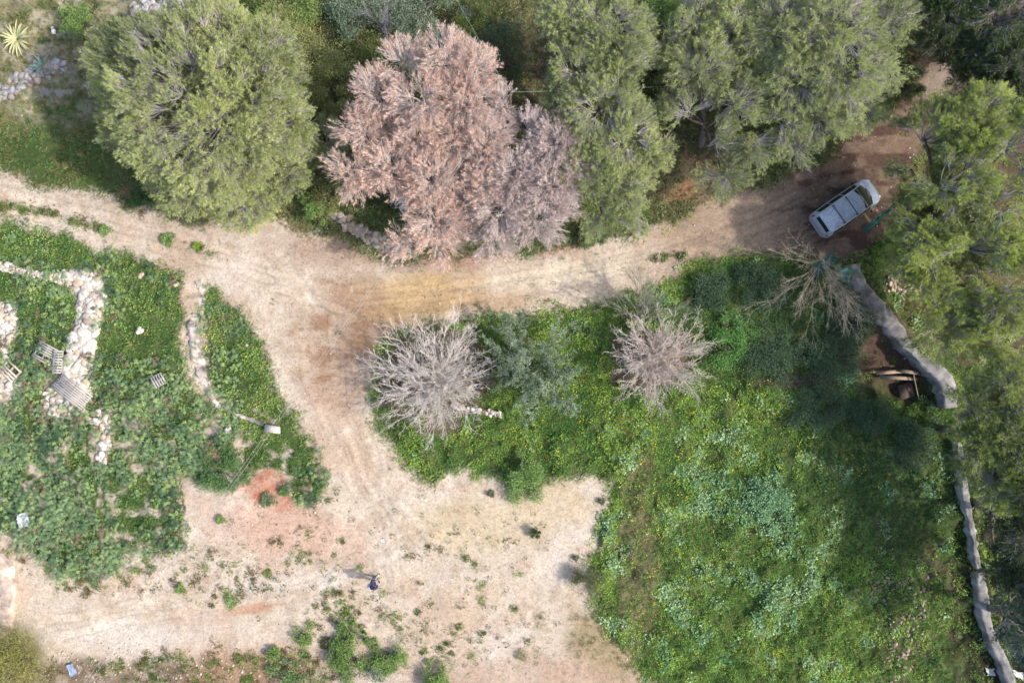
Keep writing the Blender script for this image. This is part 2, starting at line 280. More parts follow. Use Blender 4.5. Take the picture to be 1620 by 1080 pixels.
    for off in (-13, 13):                                     # packed wheel lines
        for ln in ([(430, 440 + off), (560, 480 + off), (700, 470 + off), (900, 440 + off)], [(540 + off, 500), (540 + off, 620), (590 + off, 760), (680 + off, 860)], [(60, 1000 + off), (250, 960 + off), (480, 930 + off), (640, 860 + off)], [(-60, 300 + off), (120, 345 + off), (300, 392 + off), (430, 430 + off)], [(470, 500), (500 + off, 600), (540 + off, 700), (600 + off, 830), (620 + off, 930)], [(900, 445 + off), (1050, 405 + off), (1200, 350 + off), (1330, 290 + off)]):
            dl = dist_line(PX + 5 * fbm(PX, PY, 40, 2, 64), PY + 5 * fbm(PX, PY, 40, 2, 65), ln); s = mix(s, s * 1.10, (1 - ss(2, 7, dl)) * .8 * ss(-.5, .1, fbm(PX, PY, 30, 3, 66))); s = mix(s, s * .76, (1 - ss(0, 2.6, np.abs(dl - 8))) * .7 * ss(-.3, .2, fbm(PX, PY, 25, 3, 67)))
    s = mix(s, s * .93, (1 - ss(3, 10, dist_line(wx, wy, [(-60, 305), (60, 335), (180, 365), (330, 400)]))))
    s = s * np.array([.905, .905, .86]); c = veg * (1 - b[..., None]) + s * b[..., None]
    return c
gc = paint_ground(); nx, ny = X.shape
idx = np.arange(nx * ny).reshape(nx, ny)
F = np.stack([idx[:-1, :-1], idx[1:, :-1], idx[1:, 1:], idx[:-1, 1:]], -1).reshape(-1, 4)
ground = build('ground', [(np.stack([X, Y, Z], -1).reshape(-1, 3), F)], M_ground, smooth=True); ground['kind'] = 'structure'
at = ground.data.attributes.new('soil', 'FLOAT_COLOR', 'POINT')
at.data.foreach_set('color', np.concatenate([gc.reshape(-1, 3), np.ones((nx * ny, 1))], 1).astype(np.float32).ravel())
# ------------------------------------------------------------------ ground cover (stuff)
def rosette(n, rad, hgt, L, W, r, pitch=(10, 55), up=.6):
    a = r.uniform(0, 6.28, n); q = np.sqrt(r.uniform(0, 1, n)) * rad; p = np.stack([q * np.cos(a), q * np.sin(a), hgt * (1 - (q / rad) ** 2) * r.uniform(.3, 1, n)], 1)
    a2 = a + r.normal(0, .9, n); e = R(1) * r.uniform(*pitch, n); d = np.stack([np.cos(a2) * np.cos(e), np.sin(a2) * np.cos(e), np.sin(e)], 1)
    nr = norm(np.array([0, 0, 1.]) + r.normal(0, .45, (n, 3))); l = L * r.uniform(.6, 1.25, n)
    return kites(p, d, nr, l, W / L * l, None)[0].reshape(n, 4, 3)
def palm_rosette(k, n, rad, hgt, L, W, r):
    out = []
    for i in range(k):
        a0 = r.uniform(0, 6.28); q = math.sqrt(r.uniform()) * rad; c = np.array([q * math.cos(a0), q * math.sin(a0), hgt * r.uniform(.5, 1)]); tl = norm(np.array([0, 0, 1.]) + r.normal(0, .3, 3)); u = norm(np.cross(tl, [1, 0, 0])); v = np.cross(tl, u)
        a = np.arange(n) / n * 6.28 + r.normal(0, .12, n); d = norm(np.cos(a)[:, None] * u + np.sin(a)[:, None] * v - .15 * tl); l = L * r.uniform(.75, 1.15, n)
        out.append(kites(np.tile(c, (n, 1)), d, np.tile(tl, (n, 1)), l, W / L * l, None)[0].reshape(n, 4, 3))
    return np.concatenate(out)
def grass_tuft(n, rad, L, W, r, lean=.45):
    a = r.uniform(0, 6.28, n); q = r.uniform(0, rad, n); p = np.stack([q * np.cos(a), q * np.sin(a), np.zeros(n)], 1); d = norm(np.array([0, 0, 1.]) + lean * r.normal(0, 1, (n, 3)) * [1, 1, .3])
    return kites(p, d, norm(r.normal(0, 1, (n, 3))), L * r.uniform(.5, 1.2, n), np.full(n, W), None)[0].reshape(n, 4, 3)
tr = np.random.default_rng(99)
TEMPL = dict(herb=[rosette(20, .17, .16, .08, .045, tr) for _ in range(8)], mallow=[rosette(20, .2, .2, .09, .09, tr, (0, 35)) for _ in range(8)],
             castor=[palm_rosette(6, 8, .24, .40, .13, .028, tr) for _ in range(8)], grass=[grass_tuft(26, .12, .24, .014, tr) for _ in range(6)], dry=[grass_tuft(26, .16, .3, .013, tr, .8) for _ in range(6)],
             flower=[rosette(5, .12, .28, .045, .045, tr, (0, 20)) for _ in range(6)])
def scatter(kind, pos, scl, col, r, jit=.22):
    T = TEMPL[kind]; n = len(pos); k = r.integers(0, len(T), n); a = r.uniform(0, 6.28, n); B = np.stack([T[i] for i in k]) * scl[:, None, None, None]
    c, s = np.cos(a)[:, None, None], np.sin(a)[:, None, None]; V = np.stack([B[..., 0] * c - B[..., 1] * s, B[..., 0] * s + B[..., 1] * c, B[..., 2]], -1) + pos[:, None, None]
    m = B.shape[1]; C = np.repeat(col, m, 0) * r.uniform(1 - jit, 1 + jit, (n * m, 1)); V = V.reshape(-1, 3); return V, np.arange(len(V)).reshape(-1, 4), C
def points(n, x0=-60, x1=1680, y0=-60, y1=1140, r=rng):
    return r.uniform(x0, x1, n), r.uniform(y0, y1, n)
def on_ground(px, py, sink=.01):
    z = height_px(px, py)                                     # px here are datum pixels: tiny heights, negligible shift
    return np.stack([(px - CX) / SC, (CY - py) / SC, z - sink], 1)
def lerp(a, b, t): t = np.clip(t, 0, 1)[:, None]; return np.asarray(a) * (1 - t) + np.asarray(b) * t
KL = 1.08
def A(r, g, b): return alb(r, g, b, KL)
def cover():
    r = np.random.default_rng(1234)
    px, py = points(220000, r=r); ej = 3 + 9 * r.random(len(px)) ** 3; m = ~bare_mask(px + r.normal(0, 1, len(px)) * ej, py + r.normal(0, 1, len(px)) * ej)
    f1, f2, f3 = fbm(px, py, 55, 3, 41), fbm(px, py, 30, 3, 42), fbm(px, py, 90, 3, 43)
    W, E, N = px < 560, (px > 560) & (py > 400), (py < np.interp(px, NX[:, 0], NX[:, 1]) + 20)
    dens = np.where(N, .42 + .5 * (f1 > -.1), .95); dens = np.where(blob(px, py, 100, 60, 200, 130) > .3, .22, dens)
    dens = np.where(blob(px, py, 1425, 575, 80, 65, 35) > .4, .06, dens); dens = np.where(blob(px, py, 1270, 605, 75, 12) > .4, .15, dens)
    dens = np.where((px > 1380) & (py > 820) & (px < 1540), np.where(f2 > .05, .15, .7), dens); dens = np.where((px > 1515) | ((px > 1400) & (py < 560)), .2, dens)
    dens = np.where(W & ~N & (fbm(px, py, 18, 4, 27) > .2) & (py > 560), .2, dens); dens = np.where(W & ~N & (f2 > .3), .45, dens); dens = np.where(E & (fbm(px, py, 22, 3, 57) > .34), .35, dens); dens = np.where(blob(px, py, 1012, 880, 42, 165) > .3, .3, dens)
    dens = np.where(np.maximum(blob(px, py, 690, 600, 96, 96, 0, .3, .25), blob(px, py, 1030, 568, 72, 54, 0, .3, .25)) > .5, .10, dens)
    m &= r.random(len(px)) < dens * np.where(N, .85, np.where(W, .85, 1))
    px, py, f1, f2, f3, W, E, N = [v[m] for v in (px, py, f1, f2, f3, W, E, N)]; n = len(px); u = r.random(n); u2 = r.random(n)
    pc = np.where(W & ~N, np.where(py > 560, .5 + .9 * f1, .08 + .6 * f1), 0) * (blob(px, py, 440, 640, 70, 150) < .5)
    pc = np.where(W & ~N & (px < 110) & (py > 410), pc + .25, pc)
    pm = np.where(E, -.2 + .9 * f2 + .2 * blob(px, py, 1200, 860, 150, 150) + .3 * blob(px, py, 850, 745, 45, 30) + .15 * blob(px, py, 1150, 900, 200, 180) - 1.0 * blob(px, py, 850, 600, 300, 60), 0)
    kc = u < pc; km = ~kc & (u < pm)
    kg = ~kc & ~km & (u2 < np.where(N, .45, .3)); kh = ~(kc | km | kg)
    keep = ~(kc & (r.random(n) < .42)); px, py, f1, f2, f3, W, E, N, kc, km, kg, kh, u = [v[keep] for v in (px, py, f1, f2, f3, W, E, N, kc, km, kg, kh, u)]; n = len(px)
    pos = on_ground(px, py); hv = .6 + .8 * r.random(n) ** 2 + .35 * f2; hv = np.where(N, hv * .9, hv)
    # colours
    ch = lerp(A(78, 124, 58), A(166, 194, 88), .5 + .9 * f2 + r.normal(0, .25, n)); dark = np.clip(blob(px, py, 1260, 520, 190, 110) * 1.2 + blob(px, py, 1420, 760, 160, 130), 0, 1)  # dark: tree shade over the field's right side, painted into the herb colour
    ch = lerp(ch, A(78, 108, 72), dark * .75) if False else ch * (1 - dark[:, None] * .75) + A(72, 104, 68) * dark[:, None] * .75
    ch = np.where((W & ~N)[:, None], lerp(A(84, 120, 62), A(158, 184, 98), .45 + f1 + r.normal(0, .35, n)), ch)
    ch = np.where(N[:, None], lerp(A(100, 112, 74), A(160, 164, 110), .5 + f1 + r.normal(0, .3, n)), ch)
    tlc = (blob(px, py, 90, 50, 230, 150) * .7)[:, None]; ch = ch * (1 - tlc) + A(158, 160, 112) * tlc
    shade_g = blob(px, py, 120, 220, 110, 90)[:, None] * .6; ch = ch * (1 - shade_g) + A(88, 136, 60) * shade_g
    cc = lerp(A(64, 92, 66), A(128, 152, 108), .45 + f3 + r.normal(0, .35, n)); red = r.random(n) < .06; cc[red] = A(132, 104, 90)
    gr = r.random(n) < .25; cc[gr] = A(146, 168, 106)
    cm = lerp(A(96, 134, 90), A(158, 184, 134), .5 + f1 + r.normal(0, .3, n))
    cg = lerp(A(110, 140, 74), A(176, 178, 112), .5 + f1 + r.normal(0, .3, n)); cg = np.where(N[:, None], lerp(A(110, 120, 70), A(160, 150, 104), .5 + f2 + r.normal(0, .3, n)), cg)
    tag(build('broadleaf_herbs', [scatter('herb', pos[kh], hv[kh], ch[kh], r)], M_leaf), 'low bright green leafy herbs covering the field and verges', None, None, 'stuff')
    tag(build('castor_seedlings', [scatter('castor', pos[kc], hv[kc], cc[kc], r)], M_leaf), 'bluish green lobed plants massed on the left terraces', None, None, 'stuff')
    tag(build('mallow_patch', [scatter('mallow', pos[km], hv[km] * 1.1, cm[km], r)], M_leaf), 'pale blue green round leaved plants in the lower right field', None, None, 'stuff')
    tag(build('grass', [scatter('grass', pos[kg], hv[kg] * 1.1, cg[kg], r, .3)], M_leaf), 'green grass between the leafy herbs', None, None, 'stuff')
    # dry straw and brown weeds
    px, py = points(46000, r=r); w = np.maximum.reduce([blob(px, py, 1015, 880, 45, 170) * 1.0, blob(px, py, 960, 1020, 85, 45, 30) * .5, blob(px, py, 100, 60, 230, 150) * .8, blob(px, py, 820, 110, 70, 120) * .5, blob(px, py, 1440, 960, 90, 130) * .25,
        blob(px, py, 1130, 750, 50, 22) * .7, blob(px, py, 340, 590, 24, 50) * .6, blob(px, py, 490, 90, 90, 100) * .3, blob(px, py, 1440, 860, 60, 40) * .6, blob(px, py, 1060, 1000, 60, 60) * .4])
    k = (r.random(len(px)) < w) & (~bare_mask(px, py) | (r.random(len(px)) < .12) | (blob(px, py, 960, 1020, 85, 45, 30) > .3)); px, py = px[k], py[k]; n = len(px)
    cd = lerp(A(138, 118, 88), A(196, 180, 134), .5 + fbm(px, py, 30, 3, 45) + r.normal(0, .3, n)); g = r.random(n) < .4; cd[g] = A(118, 128, 74)
    tag(build('dry_grass', [scatter('dry', on_ground(px, py), r.uniform(.6, 1.1, n), cd, r, .3)], M_leaf), 'dry brown and straw coloured grass', None, None, 'stuff')
    # small weeds dotted over the bare soil
    px, py = points(26000, r=r); f = fbm(px, py, 30, 4, 46)
    w = np.maximum.reduce([blob(px, py, 250, 900, 260, 45, 5) * .28, blob(px, py, 500, 850, 160, 70) * .12, blob(px, py, 720, 870, 150, 90) * .10, blob(px, py, 640, 1010, 130, 60) * .22, blob(px, py, 780, 1000, 140, 60) * .16, blob(px, py, 300, 1062, 330, 26) * 1.0,
        blob(px, py, 100, 345, 90, 10, 12) * .85, blob(px, py, 300, 388, 50, 6, 12) * .3, blob(px, py, 560, 960, 60, 50) * .3, blob(px, py, 1055, 405, 50, 7, -10) * .5, blob(px, py, 500, 885, 50, 14) * .4, blob(px, py, 520, 960, 26, 18) * .7, blob(px, py, 540, 1040, 50, 30) * .6, blob(px, py, 860, 445, 60, 5, -5) * .4,
        blob(px, py, 300, 900, 120, 30) * .35, blob(px, py, 500, 770, 40, 25) * .4]) * (.3 + 1.4 * (f > 0)) * 2.4 + .012
    k = bare_mask(px, py) & (r.random(len(px)) < w) & (py > -50); px, py = px[k], py[k]; n = len(px)
    cw = lerp(A(76, 96, 52), A(132, 144, 82), r.random(n)); g = r.random(n) < .3; cw[g] = A(108, 92, 70)
    tag(build('sparse_weeds', [scatter('herb', on_ground(px, py), .3 + .9 * r.random(n) ** 2.5, cw, r, .25)], M_leaf), 'small weeds dotted over the pale bare soil', None, None, 'stuff')
    # ragged weed clumps along the track and over the lower clearing
    nc = 900; cx, cy = points(nc * 66, r=r); w = np.maximum.reduce([.5 * v_ if getattr(v_, 'max')() < .85 else v_ for v_ in [blob(cx, cy, 260, 905, 270, 45, 5) * .14, blob(cx, cy, 500, 870, 70, 40) * .10, blob(cx, cy, 720, 880, 130, 70) * .03, blob(cx, cy, 640, 1010, 130, 70) * .16, blob(cx, cy, 760, 990, 120, 60) * .08, blob(cx, cy, 380, 1055, 300, 30) * .4, blob(cx, cy, 530, 960, 40, 30) * .5,
        (dist_line(cx, cy, [(-10, 322), (60, 335), (110, 350), (150, 358)]) < 6) * .9, (dist_line(cx, cy, [(315, 392), (345, 408)]) < 4) * .8, (dist_line(cx, cy, [(1030, 408), (1085, 400)]) < 5) * .8, (dist_line(cx, cy, [(820, 448), (890, 440)]) < 3) * .2, blob(cx, cy, 505, 785, 25, 20) * .3, blob(cx, cy, 150, 920, 60, 20) * .4, (dist_line(cx, cy, [(190, 318), (240, 335), (330, 352)]) < 8) * .4, blob(cx, cy, 540, 1040, 60, 40) * .6, blob(cx, cy, 470, 885, 50, 12) * .3]])
    k = (r.random(len(cx)) < w) & bare_mask(cx, cy); cx, cy = cx[k], cy[k]; m = r.integers(2, 14, len(cx)); sp = r.uniform(1.5, 7, len(cx)); i = np.repeat(np.arange(len(cx)), m)
    qx, qy = cx[i] + r.normal(0, 1, len(i)) * sp[i], cy[i] + r.normal(0, .8, len(i)) * sp[i]; base = lerp(A(70, 98, 50), A(146, 160, 84), r.random(len(cx)))[i]; g = (r.random(len(cx)) < .25)[i]; base[g] = A(124, 112, 78)
    gg = r.random(len(i)) < .3; tag(build('verge_weeds', [scatter('herb', on_ground(qx[~gg], qy[~gg]), r.uniform(.45, 1.1, (~gg).sum()), base[~gg], r, .25), scatter('grass', on_ground(qx[gg], qy[gg]), r.uniform(.5, 1., gg.sum()), base[gg], r, .3)], M_leaf), 'ragged low weeds along the track and across the lower clearing', None, None, 'stuff')
    # yellow flowers
    px, py = points(42000, r=r); w = np.maximum.reduce([blob(px, py, 960, 670, 260, 70) * .55, blob(px, py, 1050, 820, 120, 180) * .35, blob(px, py, 1215, 1030, 40, 30) * 1, blob(px, py, 1100, 880, 60, 60) * .6, blob(px, py, 1250, 660, 200, 90) * .4, blob(px, py, 180, 405, 90, 20) * .4, blob(px, py, 360, 520, 60, 60) * .2, blob(px, py, 400, 640, 60, 100) * .2,
        blob(px, py, 1360, 750, 50, 100) * .2, blob(px, py, 240, 480, 70, 60) * .15, blob(px, py, 740, 700, 60, 40) * .5, blob(px, py, 130, 280, 110, 40) * .08, blob(px, py, 660, 30, 60, 30) * .3]) * .6 * (fbm(px, py, 20, 3, 48) > 0)
    k = ~bare_mask(px, py) & (r.random(len(px)) < w); px, py = px[k], py[k]; n = len(px)
    tag(build('yellow_flowers', [scatter('flower', on_ground(px, py), r.uniform(.8, 1.4, n), np.tile(A(240, 226, 60), (n, 1)), r)], M_leaf), 'tiny yellow flowers scattered through the green field', None, None, 'stuff')
    # stones
    px, py = points(60000, r=r); b = bare_mask(px, py); w = np.where(b, .10 + .12 * (fbm(px, py, 40, 3, 51) > .1), 0) + np.maximum.reduce([blob(px, py, 250, 890, 330, 60) * .5, blob(px, py, 200, 1050, 500, 40) * .5, blob(px, py, 700, 1010, 220, 60) * .25, blob(px, py, 1430, 930, 45, 130, -12) * .55, blob(px, py, 600, 380, 60, 30, 25) * .6, blob(px, py, 60, 130, 110, 60) * .4, blob(px, py, 490, 790, 40, 40) * .6, blob(px, py, 560, 385, 120, 18, 10) * .3,
        blob(px, py, 1040, 455, 50, 12, -20) * .3, blob(px, py, 1440, 450, 60, 40) * .4, blob(px, py, 1500, 130, 60, 40) * .4, blob(px, py, 1440, 560, 40, 60) * .12, blob(px, py, 20, 880, 50, 60) * .5])
    k = r.random(len(px)) < w; px, py = px[k], py[k]; n = len(px); sz = .022 + .075 * r.random(n) ** 4
    cs = lerp(alb(186, 166, 148), alb(240, 228, 214), r.random(n)); g = r.random(n) < .2; cs[g] = alb(170, 135, 115)
    tag(build('stones', [rocks(on_ground(px, py, 0), sz, cs, .7, 1, r)], M_rock), 'small pale stones and gravel strewn on the ground', None, None, 'stuff')
    # fallen twigs and needle litter
    px, py = points(60000, r=r); w = np.maximum.reduce([blob(px, py, 720, 395, 240, 36, -2) * .8, blob(px, py, 1330, 250, 140, 90, -40) * .5, blob(px, py, 1460, 350, 120, 150) * .25, blob(px, py, 1440, 860, 50, 40) * .5, blob(px, py, 850, 120, 60, 100) * .4, blob(px, py, 540, 560, 60, 60) * .12, blob(px, py, 1130, 750, 45, 20) * .8, blob(px, py, 490, 370, 60, 20) * .4])
    k = r.random(len(px)) < w * .5; px, py = px[k], py[k]; n = len(px); p = on_ground(px, py, -.012); d = r.normal(0, 1, (n, 3)); d[:, 2] *= .12
    bl = blades(p, norm(d), 1, .24, .014, .02, lerp(alb(150, 112, 92), alb(205, 180, 162), r.random(n)), .2, r)
    tag(build('twig_litter', [bl], M_twig), 'brown twig and needle litter under the trees', None, None, 'stuff')
cover()
# ------------------------------------------------------------------ trees
GREY = alb(208, 200, 200, 1.5); GREYD = alb(132, 120, 112)
def pine(name, label, base, lobes, green, dark, z0=5.5, seed=1, dead=False, bough=1.15, dens=1.0, trunk_r=.2, group=None, twigcol=None, hz=.62, open_=.12, gap=-.42, shrink=1.0, keepr=.42):
    """lobes: (px, py, radius_px[, z]) as the photo shows the crown, each at its own height"""
    r = np.random.default_rng(seed); b0 = G(*base); t = thing(name, label, 'tree', b0, group)
    tp = []; nd = []; Bpos, Bn, Br = [], [], []; C = []
    for lb in lobes:
        z = lb[3] if len(lb) > 3 else z0; c = P(lb[0], lb[1], z); C.append((c, shrink * lb[2] / SC * (CAM_H - z) / CAM_H))
    for c, rad in C:
        n = max(3, int(dens * 4.4 * (rad / bough) ** 2 * 1.15)); k = 0
        i = np.arange(n) + .5; ph = np.arccos(1 - i / n * 1.25); th = np.pi * (1 + 5 ** .5) * i + r.uniform(0, 6)
        d = np.stack([np.cos(th) * np.sin(ph), np.sin(th) * np.sin(ph), np.cos(ph)], 1); d = norm(d + r.normal(0, .09, d.shape)); rr = rad - bough * .55
        pos = c + d * np.array([rr, rr, max(rr * hz, .5)]) * r.uniform(.86, 1.06, (n, 1)) * (1 + .16 * fbm(c[0] + th * 0 + d[:, 0] * rad, c[1] + d[:, 1] * rad, 2.2, 2, seed))[:, None]
        keep = fbm(pos[:, 0], pos[:, 1], 1.7, 3, seed + 3) > gap
        for c2, rad2 in C:
            if c2 is c: continue
            q = (pos - c2) / np.array([rad2, rad2, rad2 * hz]); keep &= np.linalg.norm(q, axis=1) > keepr
        keep &= r.random(n) > open_; Bpos.append(pos[keep]); Bn.append(d[keep]); Br.append(np.full(keep.sum(), 1.) * bough * r.uniform(.75, 1.15, keep.sum()))
        node = c - np.array([0, 0, rad * hz * .9]); nd.append(np.tile(node, (keep.sum(), 1)))
    bp, bn, br, node = map(np.concatenate, (Bpos, Bn, Br, nd)); nb = len(bp); lobe_t = .5 + .5 * fbm(bp[:, 0], bp[:, 1], 2.5, 3, seed + 9)
    # trunk and limbs
    zc = min(c[2] for c, _ in C) * .75; mean = np.mean([c for c, _ in C], 0); top = np.array([mean[0] * .6 + b0[0] * .4, mean[1] * .6 + b0[1] * .4, max(zc, b0[2] + 1)])
    bot = b0 - np.array([0, 0, .2]); tk = curve(np.array([bot]), np.array([top]), 7, .05, r=r); parts = []
    V, Fq = tubes(tk, np.linspace(trunk_r * 1.25, trunk_r * .75, 7)[None], 9); parts.append((V, Fq, GREYD))
    nodes = np.array([c - np.array([0, 0, rd * hz * .6]) for c, rd in C]); st = tk[0][r.integers(3, 7, len(nodes))]; lim = curve(st, nodes, 7, .1, r=r)
    V, Fq = tubes(lim, np.linspace(trunk_r * .55, trunk_r * .3, 7)[None].repeat(len(nodes), 0), 6); parts.append((V, Fq, GREYD))
    bc = GREY if twigcol is None else twigcol
    inner = bp - bn * br[:, None] * .6
    bl = curve(node, inner, 6, .08, -.06, r=r); V, Fq = tubes(bl, np.linspace(.04, .02, 6)[None].repeat(nb, 0), 4); parts.append((V, Fq, bc * .95))
    # clumps on every bough
    nc = 20; k = nb * nc; d = norm(r.normal(0, 1, (k, 3)) + np.repeat(bn, nc, 0) * .9 + np.array([0, 0, .5])); cp = np.repeat(bp, nc, 0) + d * np.repeat(br, nc)[:, None] * np.array([1, 1, .75]) * r.uniform(.5, 1.0, (k, 1)) * (.86 if dead else .76)
    tw = curve(np.repeat(inner, nc, 0), cp, 4, .12, -.05, r=r); V, Fq = tubes(tw, np.linspace(.018, .009, 4)[None].repeat(k, 0), 3); parts.append((V, Fq, bc))
    nt = 12 if not dead else 7; m = k * nt; d2 = norm(r.normal(0, 1, (m, 3)) + np.repeat(d, nt, 0) * .8 + [0, 0, .35]); dd = norm(.6 * d + np.repeat(bn, nc, 0) * .8 + r.normal(0, .25, d.shape) + [0, 0, .15]); ddr = np.repeat(dd, nt, 0); off = r.uniform(-.2, .42, (m, 1)); tpz = np.repeat(cp, nt, 0) + ddr * off + d2 * r.uniform(.02, .17, (m, 1)) * (1 - off.clip(0) * 1.2)
    d2 = norm(ddr * .9 + d2 * .7); tipp = cp + dd * .38; t5 = np.concatenate([curve(cp - dd * .25 + r.normal(0, .09, cp.shape), tipp + r.normal(0, .13, cp.shape), 3, .1, r=r) for _ in range(3 if dead else 2)]); V, Fq = tubes(t5, np.linspace(.009, .004, 3)[None].repeat(len(t5), 0), 3); parts.append((V, Fq, bc * 1.12))
    hue = .5 * r.random(nb) + .5 * np.clip(.5 + 2 * (lobe_t - .5), 0, 1); hue = np.repeat(hue, nc * nt); cl = np.repeat(r.random(k), nt); w = np.clip(.85 * hue + .15 * cl + r.normal(0, .12, m), 0, 1)[:, None]; col = dark * (1 - w) + green * w
    if dead:
        # wispy upright sprays instead of full tufts
        d3 = norm(ddr * .9 + [0, 0, .3] + r.normal(0, .25, (m, 3))); crown = blades(tpz, d3, 6, .22, .017, .35, col, .2, r)
        t2 = np.stack([tpz - d3 * .12, tpz + d3 * .2], 1)[::2]; V, Fq = tubes(t2, np.full((len(t2), 2), .005), 3); parts.append((V, Fq, bc))
    else: crown = blades(tpz, d2, 11, .17, .013, .42, col, .22, r)
    build('trunk', parts, M_bark if False else M_twig, t); build('crown', [crown], M_needle, t)
    return t
GL, GD = A(198, 206, 132), A(118, 130, 84)
pine('pine_tree', 'broad round pine with pale yellow green crown above the track at upper left', (395, 250), [(330, 160, 150, 5.6), (235, 110, 85, 5.2), (405, 110, 80, 5.4), (225, 190, 62, 4.6), (440, 190, 55, 4.6), (300, 285, 58, 3.6), (385, 300, 60, 3.4), (440, 265, 50, 3.6), (350, 90, 80, 5.8)], GL, GD, seed=11, gap=-9, bough=1.0, dens=1.5, keepr=.28, trunk_r=.28)
pine('young_pine_tree', 'small thin young pine just right of the broad round pine', (505, 232), [(512, 222, 32, 2.0), (500, 245, 22, 1.7)], GL, GD, seed=12, bough=.6, trunk_r=.08, open_=.3)
pine('pine_tree', 'tall narrow pine with ragged crown right of the dead rust pink tree', (945, 250), [(905, 30, 50, 6.2), (965, 50, 62, 6.6), (915, 110, 50, 6), (985, 105, 45, 6.2), (950, 165, 58, 6), (895, 180, 36, 5), (985, 215, 55, 5.4), (935, 265, 50, 4.8), (1025, 245, 38, 4.4), (985, 290, 45, 4.4), (955, 335, 46, 3.6), (1000, 335, 36, 3.6)], GL, GD, seed=13, bough=.9, open_=.26)
pine('pine_tree', 'pine with open crown and grey twigs at the top between two larger crowns', (1110, 230), [(1100, 30, 52, 6), (1060, 75, 42, 5.6), (1165, 45, 52, 6.2), (1110, 105, 52, 5.8), (1095, 180, 46, 5), (1160, 160, 48, 5.4), (1125, 225, 42, 4.4), (1190, 225, 38, 4.2), (1145, 275, 38, 3.4)], GL, GD, seed=14, bough=1.0, open_=.28)
pine('pine_tree', 'wide dense pine overhanging the track at the top, above the car', (1270, 180), [(1240, 45, 68, 6.6), (1320, 40, 72, 7), (1400, 40, 52, 6.4), (1260, 120, 62, 6), (1340, 110, 70, 6.4), (1405, 100, 40, 5.4), (1235, 185, 46, 5), (1300, 180, 52, 5.2), (1365, 165, 42, 5), (1260, 230, 32, 4)], GL * 1.0, GD, seed=15, bough=1.1, open_=.12)
GR, GRD = A(202, 214, 106), A(92, 110, 60)  # GRD: deeper green that puts the shade between clumps into the needle colour
pine('pine_tree', 'largest right hand pine with clumped bright green crown beside the car', (1440, 400), [(1475, 215, 58, 6), (1550, 200, 60, 6.6), (1610, 230, 60, 7), (1450, 265, 44, 5), (1510, 290, 64, 6.4), (1590, 310, 62, 7), (1442, 340, 38, 4.6), (1470, 370, 58, 5.6), (1550, 390, 64, 6.2), (1620, 400, 50, 6.4), (1440, 415, 38, 4.4), (1480, 455, 42, 4.8), (1590, 470, 56, 5.6), (1488, 515, 48, 4.4), (1545, 530, 46, 4.6), (1595, 545, 42, 4.8), (1475, 300, 44, 3.6), (1500, 340, 60, 3.8), (1560, 340, 60, 4.4), (1500, 430, 50, 3.4), (1560, 440, 50, 4), (1530, 480, 46, 3.4), (1465, 370, 40, 3.2), (1530, 250, 55, 4.6)], GR, GRD, seed=16, bough=.8, open_=.14, dens=1.0, gap=-.24, trunk_r=.26)
pine('pine_tree', 'lower right pine overhanging the end of the grey concrete wall', (1490, 680), [(1545, 640, 42, 5.4), (1600, 620, 50, 5.8), (1560, 700, 48, 5.2), (1620, 700, 55, 5.8), (1590, 760, 50, 5.2), (1540, 735, 30, 4.4), (1585, 660, 50, 4), (1600, 720, 50, 4)], GR, GRD, seed=17, bough=.9, open_=.12, dens=1.2, gap=-.34)
pine('pine_tree', 'dark shaded pine at the right frame edge below the overhanging one', (1540, 790), [(1600, 820, 42, 4), (1610, 880, 42, 3.4), (1585, 905, 26, 2.4), (1640, 850, 50, 5), (1650, 780, 50, 6)], GRD, GRD * .7, seed=18, bough=.8, open_=.1)
pine('pine_tree', 'shaded open pine in the top right corner beyond the track', (1530, 90), [(1500, 15, 48, 5.5), (1590, 25, 52, 6.4), (1560, 70, 36, 5.5), (1610, 95, 46, 6), (1600, 150, 34, 5), (1470, 0, 36, 5.2), (1530, -30, 60, 6), (1540, 120, 34, 4.6), (1500, 60, 32, 4.8), (1570, 130, 30, 4.8), (1480, 45, 30, 4.4), (1600, 60, 40, 5), (1545, 95, 22, 4), (1585, 140, 28, 4), (1505, 100, 26, 4.4), (1528, 72, 26, 4.4)], GRD * 1.1, GRD * .8, seed=19, bough=.8, open_=.15)
pine('pine_tree', 'dark bluish pine at the bottom right corner beside the wall', (1560, 960), [(1600, 965, 44, 4.2), (1610, 925, 40, 3.6), (1590, 1015, 36, 3.6), (1650, 1010, 55, 5.2), (1645, 930, 45, 5)], A(96, 122, 92), A(66, 88, 66), seed=20, bough=.8, open_=.15)
DL, DD = A(250, 214, 188), A(204, 172, 158); DT = alb(222, 212, 206, 1.25)
pine('dead_pine_tree', 'dead pine with rust pink needles in the middle of the bank, the larger one', (665, 300), [(640, 105, 46, 5.8), (700, 95, 48, 6.2), (745, 110, 42, 6), (600, 150, 44, 5.4), (665, 155, 50, 6), (730, 160, 46, 5.8), (575, 205, 38, 4.8), (660, 215, 40, 5), (720, 215, 44, 5), (560, 275, 42, 4.2), (615, 265, 46, 4.6), (680, 280, 46, 4.6), (620, 325, 46, 4), (690, 345, 46, 3.8), (640, 375, 38, 3.2), (735, 320, 40, 3.8), (695, 385, 34, 3), (765, 235, 38, 5), (768, 290, 36, 4.6)],
     DL, DD, seed=21, dead=True, bough=.85, open_=.22, gap=-.42, dens=1.0, shrink=.92, twigcol=DT, trunk_r=.26)
